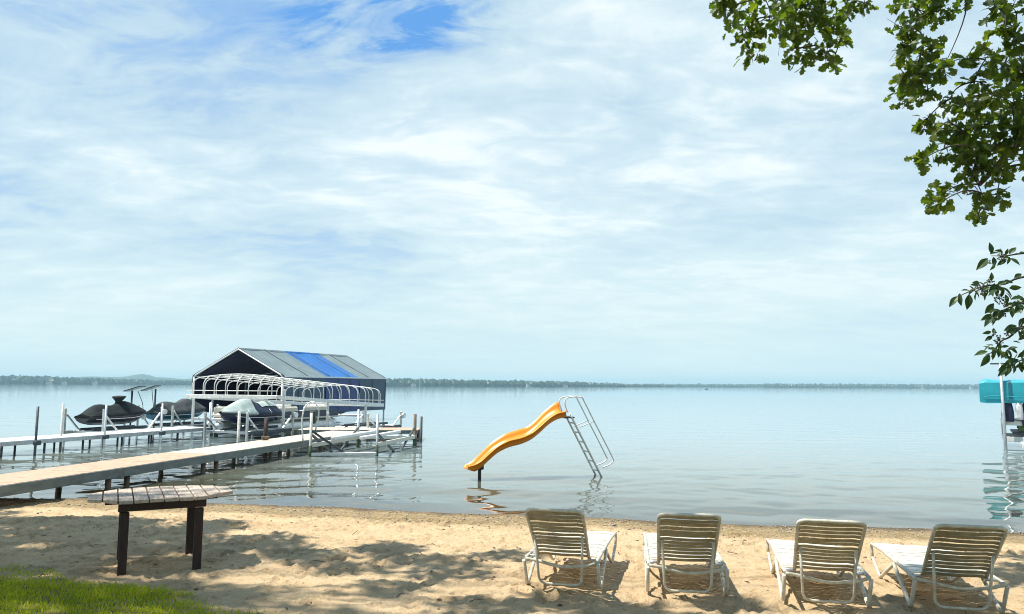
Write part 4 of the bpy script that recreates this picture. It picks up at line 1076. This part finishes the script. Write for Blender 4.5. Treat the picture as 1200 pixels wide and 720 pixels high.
def big_tree():
    r = random.Random(21)
    base = Vector((8.2, 7.4, 0))
    t = thing('oak_tree', 'tall tree at the right whose lobed green branches hang into the sky', 'tree', tuple(base))
    W = lambda m: m
    tr = [base + Vector(v) for v in ((0, 0, -.3), (0, 0, .3), (-.05, .1, 2.0), (-.15, .15, 4.2), (-.1, .2, 7.0), (-.4, .3, 10.0), (-.3, .3, 13.0))]
    obj('trunk', MB().tube(catmull(tr, 4), [max(.05, .36 * (1 - i / 27)) + (.12 if i < 3 else 0) for i in range(25)], 12), M['bark'], t, True)
    clusters = {
     'A': [(848, -6, 16), (855, 8, 20), (871, 35, 22), (880, 63, 14), (903, 20, 26), (931, 25, 26), (915, -5, 20), (933, 58, 16), (941, 73, 8), (968, 62, 15), (976, 74, 8), (961, 30, 20), (952, 5, 24), (986, 45, 8), (995, 5, 18), (1014, 5, 11), (885, -8, 20), (980, 35, 8)],
     'B': [(1074, 12, 26), (1060, 34, 15), (1100, 14, 13), (1070, 60, 20), (1089, 56, 14), (1061, 92, 18), (1058, 114, 13), (1077, 86, 17), (1100, 84, 14), (1108, 74, 8), (1087, 108, 10), (1130, -2, 5), (1095, -8, 12)],
     'C': [(1166, 10, 12), (1186, 9, 14), (1178, 33, 14), (1192, 47, 16), (1149, 55, 9), (1155, 70, 15), (1176, 78, 17), (1133, 71, 7), (1141, 96, 10), (1192, 82, 20), (1162, 110, 18), (1188, 124, 27), (1130, 123, 17), (1114, 116, 9), (1085, 141, 12), (1106, 145, 13), (1130, 156, 21), (1158, 146, 23), (1188, 150, 20), (1081, 187, 11), (1106, 176, 15), (1141, 180, 21), (1168, 172, 20), (1194, 172, 14), (1137, 204, 14), (1160, 199, 17), (1181, 196, 12), (1106, 228, 14), (1099, 240, 8), (1151, 228, 11), (1156, 246, 10), (1168, 231, 11), (1146, 257, 6), (1212, 60, 22), (1215, 110, 28), (1216, 160, 25), (1225, 200, 18)]}
    limbs = {'A': [base + Vector((-.12, .15, 4.6)), Vector((6.2, 7.9, 7.0)), Vector((4.2, 8.2, 7.1)), Vector((2.2, 8.2, 6.9))],
             'B': [base + Vector((-.14, .15, 4.3)), Vector((6.9, 7.9, 6.0)), Vector((5.6, 8.0, 6.9)), Vector((4.2, 7.9, 6.7))],
             'C': [base + Vector((-.1, .15, 4.0)), Vector((7.0, 7.7, 5.0)), Vector((5.9, 7.8, 4.75)), Vector((4.95, 7.7, 3.9))]}
    tw = MB(); allm = []; indiv = []
    for key, cl in clusters.items():
        lp = catmull(limbs[key], 6)
        obj('limb', MB().tube(lp, [.11 * (1 - .78 * i / (len(lp) - 1)) for i in range(len(lp))], 8), M['bark'], t, True)
        cand = list(lp[6:])
        far = lambda q: min((at(q[0], q[1], y=8) - v).length for v in lp[6:])
        for (px, py, pr) in sorted(cl, key=far):
            D = {'A': 8.2, 'B': 7.9, 'C': 7.7}[key] + r.uniform(-.45, .45)
            c = at(px, py, y=D); rad = pr * D / F
            q = min(cand, key=lambda v: (v - c).length * (1 if v.z > c.z - .1 else 1.6)); cand.append(c)
            mid = (q + c) / 2 + Vector((r.uniform(-.15, .15), r.uniform(-.15, .15), .18)) * min(1, (q - c).length)
            mid += Vector((r.uniform(-.3, .3), r.uniform(-.2, .2), .12)) * min(1, (q - c).length); tw.tube(bez(q, mid, c, 7), [.0105 - .0009 * i for i in range(8)], 5, False)
            for _ in range(4):
                e = c + Vector((r.uniform(-1, 1), r.uniform(-1, 1), r.uniform(-1.1, .8))) * rad * .95
                tw.tube(bez(c - (c - q) * .06, (c + e) / 2 + Vector((0, 0, .03)), e, 4), [.006, .005, .004, .003, .002], 4, False)
            n = int(9 + pr * pr * .094)
            for k in range(n):
                m, p = rand_leaf(c, rad * .95, .114, r)
                vis = in_view(p, .3)
                (indiv if vis and (p - c).length > rad * .68 and p.y < c.y + .05 else allm).append(m)
        # a few bare hanging twig ends
    for (px, py, qx, qy) in ((915, 20, 912, 66), (985, 12, 996, 20), (1000, 10, 1012, 21), (1060, 40, 1039, 22), (1058, 50, 1042, 72), (1062, 48, 1044, 62)):
        a, b = at(px, py, y=8.0), at(qx, qy, y=8.0); tw.tube(bez(a, (a + b) / 2 + Vector((.02, 0, .03)), b, 4), [.005, .004, .003, .0025, .002], 4, False)
    r.shuffle(indiv); allm += indiv[285:]; indiv = indiv[:285]
    # the rest of the crown, beyond the frame
    for _ in range(150):
        c = base + Vector((r.uniform(-3.6, 4.5), r.uniform(-4.5, 3.5), r.uniform(4.0, 12.5)))
        if in_view(c, 3) or in_view(c + Vector((-.6, 0, -.6)), 3): continue
        k = r.uniform(.3, .55)
        q = base + Vector((-.15, .2, max(3.5, c.z - 1.2 - r.random()))); tw.tube(bez(q, (q + c) / 2 + Vector((0, 0, .4)), c, 6), [.035 - .004 * i for i in range(7)], 5, False)
        for _ in range(26): allm.append(rand_leaf(c, k, .12, r)[0])
    # high limbs reaching over the loungers' near side (their shade falls at the bottom of the view)
    for _ in range(34):
        c = Vector((r.uniform(1.0, 6.5), r.uniform(6.0, 8.2), r.uniform(8.2, 11.0)))
        if in_view(c, 3) or in_view(c + Vector((0, .5, -.5)), 3): continue
        q = base + Vector((-.2, .2, 8.0)); tw.tube(bez(q, (q + c) / 2 + Vector((0, 0, .6)), c, 6), [.04 - .005 * i for i in range(7)], 5, False)
        for _ in range(26): allm.append(rand_leaf(c, .5, .13, r)[0])
    tw.v = [tuple(Vector(p) - base) for p in tw.v]
    kind(obj('twigs', tw, M['twig'], t), 'stuff')
    T = Matrix.Translation(-base)
    kind(obj('foliage', leaves_mesh('foliage', [T @ m for m in allm], LL, LF, M['leaf']), None, t), 'stuff')
    lm = np_mesh('leaf', LL, LF, M['leaf'], False)
    for m in indiv:
        o = obj('leaf', lm, None, t); o.matrix_local = T @ m
big_tree()

def overhead_tree():
    """tree behind the viewer's left; its high crown shades the left of the beach"""
    r = random.Random(5); base = Vector((-10.5, 5.5, 0))
    t = thing('shade_tree', 'tall tree left of the view that shades the sand around the table', 'tree', tuple(base))
    tr = [base + Vector(v) for v in ((0, 0, -.3), (0, 0, .4), (.1, .1, 3), (.4, .5, 6), (.9, 1.2, 8.5), (1.3, 1.8, 11), (1.5, 2, 13))]
    obj('trunk', MB().tube(catmull(tr, 4), [max(.06, .40 * (1 - i / 27)) + (.12 if i < 3 else 0) for i in range(25)], 12), M['bark'], t, True)
    allm = []; tw = MB()
    kx, ky = -sd.x / sd.z, -sd.y / sd.z                                  # shadow shift per metre of height
    # stretches of beach that lie in its shade: (px0, px1, py0, py1, boughs per square metre)
    shade = [(-420, 0, 585, 720, 3.2), (0, 130, 594, 664, 9), (130, 262, 595, 664, 8), (262, 345, 622, 664, 6.5), (330, 470, 632, 648, 5.0), (345, 450, 649, 662, 2.2), (380, 470, 660, 690, 2.4), (470, 555, 652, 684, 2.6), (556, 606, 640, 656, 5.5),
             (540, 770, 703, 724, 3.4), (0, 60, 690, 730, 1.1), (60, 300, 698, 735, 1.0), (195, 400, 672, 700, 2.0), (780, 960, 706, 730, 2.6), (960, 1240, 702, 740, 2.6), (1090, 1230, 652, 684, 2.6), (-200, 1300, 735, 900, 3.0)]
    for x0, x1, y0, y1, dn in shade:
        a, b = at(x0, y1, z=0), at(x1, y0, z=0); ar = abs((x1 - x0) / F * (a.y + b.y) / 2 * (b.y - a.y)); n = int(ar * dn + r.random())
        ya, yb = math.log(a.y), math.log(b.y)
        for _ in range(n):
            v = r.random(); gy_ = a.y + (b.y - a.y) * v; px = r.uniform(x0, x1); gx_ = (px - 600) / F * gy_
            lit = 453 + F * 1.75 / gy_
            if (110 < px < 195 and 668 < lit < 688) or (0 < px < 70 and 664 < lit < 680): continue
            if abs(gx_ + 3.3) < .75 and abs(gy_ - 7.6) < .75: continue      # the table top stays in the sun
            h = r.uniform(6.8, 10.5); c = Vector((gx_ - kx * h, gy_ - ky * h, h)); rad = r.uniform(.22, .42)
            for _t in range(8):
                if in_view(c + Vector((0, rad, -rad)), 2): h += .8; c = Vector((gx_ - kx * h, gy_ - ky * h, h))
            q = tr[3].lerp(tr[5], r.random()); tw.tube(bez(q, (q + c) / 2 + Vector((0, 0, .8)), c, 6), [.03 - .0042 * i for i in range(7)], 4, False)
            for _ in range(int(60 + 420 * rad * rad)): allm.append(rand_leaf(c, rad, .175, r)[0])
    for _ in range(90):
        c = base + Vector((r.uniform(-4, 3), r.uniform(-6, 3), r.uniform(5, 13)))
        if in_view(c, 4): continue
        q = tr[4]; tw.tube(bez(q, (q + c) / 2, c, 5), [.05 - .008 * i for i in range(6)], 5, False)
        for _ in range(40): allm.append(rand_leaf(c, .8, .17, r)[0])
    tw.v = [tuple(Vector(p) - base) for p in tw.v]; kind(obj('twigs', tw, M['twig'], t), 'stuff')
    T = Matrix.Translation(-base)
    kind(obj('foliage', leaves_mesh('foliage', [T @ m for m in allm], SLV * np.array([1.5, 1, 1]), SLF, M['leaf']), None, t), 'stuff')
overhead_tree()

def sky_block_trees():  # trees added out of view to cut sky light on the lounger backs
    r = random.Random(15); proto = None
    for (x, y), lab in (((-5.5, -7.0), 'unseen tree added behind the viewer to dim the sky light, left'), ((3.0, -9.0), 'unseen tree added behind the viewer to dim the sky light, right'), ((11.0, -4.0), 'unseen tree added behind the viewer to dim the sky light, farthest right')):
        if proto is None:
            proto = t = thing('sky_block_tree', lab, 'tree', (x, y, 0), 0, 'trees added behind the viewer to dim the sky light')
            obj('trunk', MB().tube([(0, 0, -.3), (.05, 0, 2.5), (0, .1, 6), (.1, .1, 10)], [.38, .3, .22, .08], 10), M['bark'], t)
            ms = []
            for _ in range(150):
                c = Vector((r.gauss(0, 2.2), r.gauss(0, 2.2), r.uniform(2.2, 11)))
                for _ in range(26): ms.append(rand_leaf(c, 1.0, .30, r)[0])
            kind(obj('crown', leaves_mesh('crown', ms, SLV * np.array([1.6, 1, 1]), SLF, M['leaf']), None, t), 'stuff')
        else:
            o = copy_tree(proto); o.location = (x, y, 0); o.rotation_euler = (0, 0, x); o['label'] = lab
sky_block_trees()

def sprig():
    r = random.Random(9); D = 4.9; base = Vector((4.75, 5.2, 0))
    t = thing('berry_shrub', 'tall shrub at the right edge with pointed leaves and small berry clusters', 'shrub', tuple(base))
    T = Matrix.Translation(-base); zp = lambda x, y, dd=0: at(1100 + x / 4.24, 280 + y / 4.24, y=D + dd)
    tw = MB()
    st = [base + Vector(v) for v in ((0, 0, -.2), (.02, 0, .8), (-.1, -.1, 1.6), (-.35, -.15, 2.5), (-.5, -.2, 3.1))]
    obj('stem', MB().tube(catmull(st, 5), [.045 - .0017 * i for i in range(21)], 8), M['twig'], t, True)
    st2 = [base + Vector(v) for v in ((.05, .08, -.2), (.2, .1, .9), (.15, -.1, 1.9), (.1, 0, 2.9))]
    obj('stem', MB().tube(catmull(st2, 5), [.04 - .0018 * i for i in range(16)], 8), M['twig'], t, True)
    br = [[(600, 60), (424, 72), (330, 85), (262, 85)], [(600, 170), (400, 195), (330, 225), (230, 235), (140, 268), (95, 290)], [(600, 290), (420, 320), (320, 355), (265, 375)], [(600, 420), (424, 440), (350, 490), (310, 510), (270, 560), (235, 575)], [(600, 560), (420, 600), (350, 640)]]
    for b in br:
        p0 = st[3] if b[0][1] < 300 else st[2]
        P = [p0] + [zp(x, y, r.uniform(-.06, .06)) for x, y in b]
        P = catmull(P, 4); obj('branch', MB().tube(P, [.010 - .0075 * i / (len(P) - 1) for i in range(len(P))], 5), M['twig'], t, True)
    lv = [(262, 75, 258, 22), (245, 97, 196, 146), (255, 78, 300, 60), (272, 90, 278, 134), (310, 88, 314, 48), (350, 88, 346, 126), (350, 78, 384, 38), (376, 74, 408, 74), (400, 72, 440, 66),
          (95, 285, 58, 328), (105, 270, 106, 328), (152, 275, 146, 344), (160, 262, 122, 250), (150, 235, 190, 262), (262, 210, 264, 174), (285, 238, 290, 278), (310, 240, 366, 276), (356, 235, 402, 246), (375, 195, 414, 170), (320, 215, 370, 212), (180, 262, 206, 290), (232, 240, 236, 284), (200, 235, 165, 225),
          (275, 320, 235, 366), (300, 352, 252, 362), (265, 376, 217, 402), (270, 385, 228, 428), (272, 380, 276, 430), (318, 352, 316, 392), (362, 335, 368, 384), (345, 345, 330, 305), (375, 335, 412, 310), (405, 322, 414, 366), (412, 292, 372, 294), (424, 320, 400, 280), (300, 330, 282, 305), (330, 300, 345, 285), (395, 325, 385, 365), (285, 350, 320, 380),
          (388, 432, 336, 448), (404, 440, 370, 462), (424, 392, 402, 432), (430, 436, 396, 446), (440, 478, 402, 498),
          (262, 462, 224, 470), (272, 476, 276, 444), (268, 482, 232, 506), (368, 510, 404, 514), (244, 560, 184, 572), (252, 572, 218, 632), (268, 550, 274, 594), (336, 556, 334, 596), (356, 545, 394, 566), (300, 540, 300, 585), (310, 540, 350, 530), (275, 555, 235, 530), (424, 560, 396, 590), (398, 600, 336, 618), (424, 612, 386, 640), (356, 624, 336, 674), (376, 628, 378, 668), (340, 640, 304, 676), (410, 590, 440, 625), (400, 610, 420, 660), (290, 520, 270, 500), (260, 590, 285, 560), (345, 560, 365, 590)]
    lm = np_mesh('leaf', SLV, SLF, M['leaf_simple'], False)
    for a, b, c, d in lv:
        dd = r.uniform(-.10, .10); p, q = zp(a, b, dd), zp(c, d, dd + r.uniform(-.02, .02))
        sz = (q - p).length * r.uniform(1.0, 1.18)
        o = obj('leaf', lm, None, t); o.matrix_local = T @ leaf_M(p, q - p, Vector((r.gauss(0, .35), -1 + r.gauss(0, .3), r.gauss(.75, .35))), sz)
    for cx, cy, rr, n in ((300, 90, 55, 6), (230, 240, 60, 9), (330, 250, 70, 9), (290, 370, 45, 7), (390, 330, 50, 8), (390, 450, 40, 5), (290, 550, 60, 9), (380, 620, 45, 8), (405, 560, 40, 5)):
        for _ in range(n):
            a = r.uniform(0, 6.28); q = rr * math.sqrt(r.random()); p = zp(cx + q * math.cos(a), cy + q * .6 * math.sin(a), r.uniform(-.12, .12))
            o = obj('leaf', lm, None, t); o.matrix_local = T @ leaf_M(p, Vector((r.gauss(-.3, .7), r.gauss(0, .4), r.gauss(-.5, .6))), Vector((r.gauss(0, .4), -1 + r.gauss(0, .4), r.gauss(.7, .4))), r.uniform(.045, .075))
    bm = MB(); be = MB()
    for cx, cy, rr, n in ((310, 92, 22, 20), (215, 250, 42, 46), (255, 215, 25, 16), (300, 300, 28, 22), (322, 372, 18, 16), (300, 505, 30, 22), (345, 470, 18, 8), (280, 478, 16, 8), (255, 115, 10, 6), (330, 330, 15, 10)):
        for _ in range(n):
            a = r.uniform(0, 6.28); q = rr * math.sqrt(r.random()); p = zp(cx + q * math.cos(a), cy + q * math.sin(a) * .9, r.uniform(-.05, .05)); o = zp(cx, cy)
            be.tube([o, (o + p) / 2 + Vector((0, 0, .006)), p], .0014, 3, False)
            v = [p + Vector(w) * .0062 for w in ((1, 0, 0), (-1, 0, 0), (0, 1, 0), (0, -1, 0), (0, 0, 1), (0, 0, -1))]
            bm.add(v, [(0, 2, 4), (2, 1, 4), (1, 3, 4), (3, 0, 4), (2, 0, 5), (1, 2, 5), (3, 1, 5), (0, 3, 5)], True)
    kind(obj('berries', bm, M['berry'], t, True), 'stuff'); kind(obj('berry_stalks', be, M['twig'], t, True), 'stuff')
    more = []
    for _ in range(900):
        c = base + Vector((r.gauss(.25, .55), r.gauss(0, .5), r.uniform(1.0, 3.3)))
        if in_view(c, 1.5): continue
        more.append(T @ leaf_M(c, Vector((r.gauss(0, 1), r.gauss(0, 1), r.gauss(-.3, .5))), Vector((r.gauss(0, .5), r.gauss(0, .5), 1)), r.uniform(.05, .075)))
    kind(obj('foliage', leaves_mesh('foliage', more, SLV, SLF, M['leaf_simple']), None, t), 'stuff')
sprig()

# ------------------------------------------------------------------ grass, pebbles, litter
def grass():
    n = 60000; r = np.random.default_rng(8)
    x = r.uniform(-6.5, -1.0, n * 3); y = r.uniform(4.0, 7.6, n * 3)
    keep = (r.random(n * 3) < grass_mask(x, y) ** 1.5 * (.55 + .8 * vnoise(x * 3, y * 3, 77))) & (x / y > -.85) & (x < -.2 - .0 * y)
    x, y = x[keep][:n], y[keep][:n]; m = len(x)
    ii = np.clip(np.searchsorted(gx, x) - 1, 0, nxx - 2); jj = np.clip(np.searchsorted(gy, y) - 1, 0, nyy - 2)
    z = Z[jj, ii] - .006
    h = r.uniform(.02, .055, m) * (1 + .5 * vnoise(x * 4, y * 4, 78)); a = r.uniform(0, 6.28, m); w = r.uniform(.0018, .0034, m); ln = r.uniform(.2, .9, m) * h; la_ = r.uniform(0, 6.28, m)
    dx, dy = np.cos(a) * w, np.sin(a) * w; lx, ly = np.cos(la_) * ln, np.sin(la_) * ln
    V = np.empty((m, 5, 3))
    V[:, 0] = np.stack([x - dx, y - dy, z], 1); V[:, 1] = np.stack([x + dx, y + dy, z], 1)
    V[:, 2] = np.stack([x + lx * .35 + dx * .8, y + ly * .35 + dy * .8, z + h * .6], 1); V[:, 3] = np.stack([x + lx * .35 - dx * .8, y + ly * .35 - dy * .8, z + h * .6], 1)
    V[:, 4] = np.stack([x + lx, y + ly, z + h], 1)
    k = np.arange(m)[:, None] * 5
    Ft = np.concatenate([k + [0, 1, 2], k + [0, 2, 3], k + [3, 2, 4]])
    kind(obj('grass', np_mesh('grass', V.reshape(-1, 3), Ft, M['grass'], False), None), 'stuff')
grass()
def pebbles():
    r = random.Random(3); m = MB()
    for _ in range(1500):
        x = r.uniform(-9.5, 7.5); s = float(shore(x)); d = abs(r.gauss(0, .5)); d = .05 + d if r.random() < .8 else r.uniform(.1, 3.2)
        y = s - d; z = ground_z(x, y); k = r.uniform(.006, .018) * (1.7 if r.random() < .06 else 1)
        v = [Vector((x, y, z + k * .2)) + Vector((w[0] * k * r.uniform(.8, 1.6), w[1] * k * r.uniform(.8, 1.5), w[2] * k * r.uniform(.5, .9))) for w in ((1, 0, 0), (-1, 0, 0), (0, 1, 0), (0, -1, 0), (0, 0, 1), (0, 0, -1))]
        m.add(v, [(0, 2, 4), (2, 1, 4), (1, 3, 4), (3, 0, 4), (2, 0, 5), (1, 2, 5), (3, 1, 5), (0, 3, 5)], True)
    kind(obj('pebbles', m, M['pebble']), 'stuff')
    ms = []
    for _ in range(330):
        x, y = r.uniform(-6.5, 5.5), r.uniform(5.2, 11.2)
        if y > float(shore(x)) - .1: continue
        ms.append(leaf_M(Vector((x, y, ground_z(x, y) + .008)), Vector((r.gauss(0, 1), r.gauss(0, 1), .1)), Vector((r.gauss(0, .3), r.gauss(0, .3), 1)), r.uniform(.025, .06)))
    sm = MB()
    for _ in range(46):
        x, y = r.uniform(-6, 5), r.uniform(5.4, 10.8)
        if y > float(shore(x)) - .1: continue
        a = r.uniform(0, 6.28); l = r.uniform(.06, .22); z = ground_z(x, y) + .01
        e = Vector((x + l * math.cos(a), y + l * math.sin(a), 0)); e.z = ground_z(e.x, e.y) + .012
        sm.tube([(x, y, z), ((x + e.x) / 2 + r.uniform(-.015, .015), (y + e.y) / 2, (z + e.z) / 2 + .012), e], [.004, .0035, .002], 4)
    kind(obj('fallen_twigs', sm, M['litter']), 'stuff')
    kind(obj('leaf_litter', leaves_mesh('leaf_litter', ms, SLV, SLF, M['litter']), None), 'stuff')
pebbles()

# ------------------------------------------------------------------ haze over the lake
def haze():
    m = bpy.data.materials.new('haze'); m.use_nodes = True; nt = m.node_tree
    nt.nodes.remove(nt.nodes['Principled BSDF'])
    v = N(nt, 'ShaderNodeVolumePrincipled'); v.inputs['Color'].default_value = (.50, .80, .93, 1); v.inputs['Density'].default_value = .00020
    nt.links.new(v.outputs[0], nt.nodes['Material Output'].inputs['Volume'])
    b = MB().box((0, 3000, 24), (22000, 6800, 56 + 0), 0)
    kind(obj('haze', b, m), 'stuff')
haze()
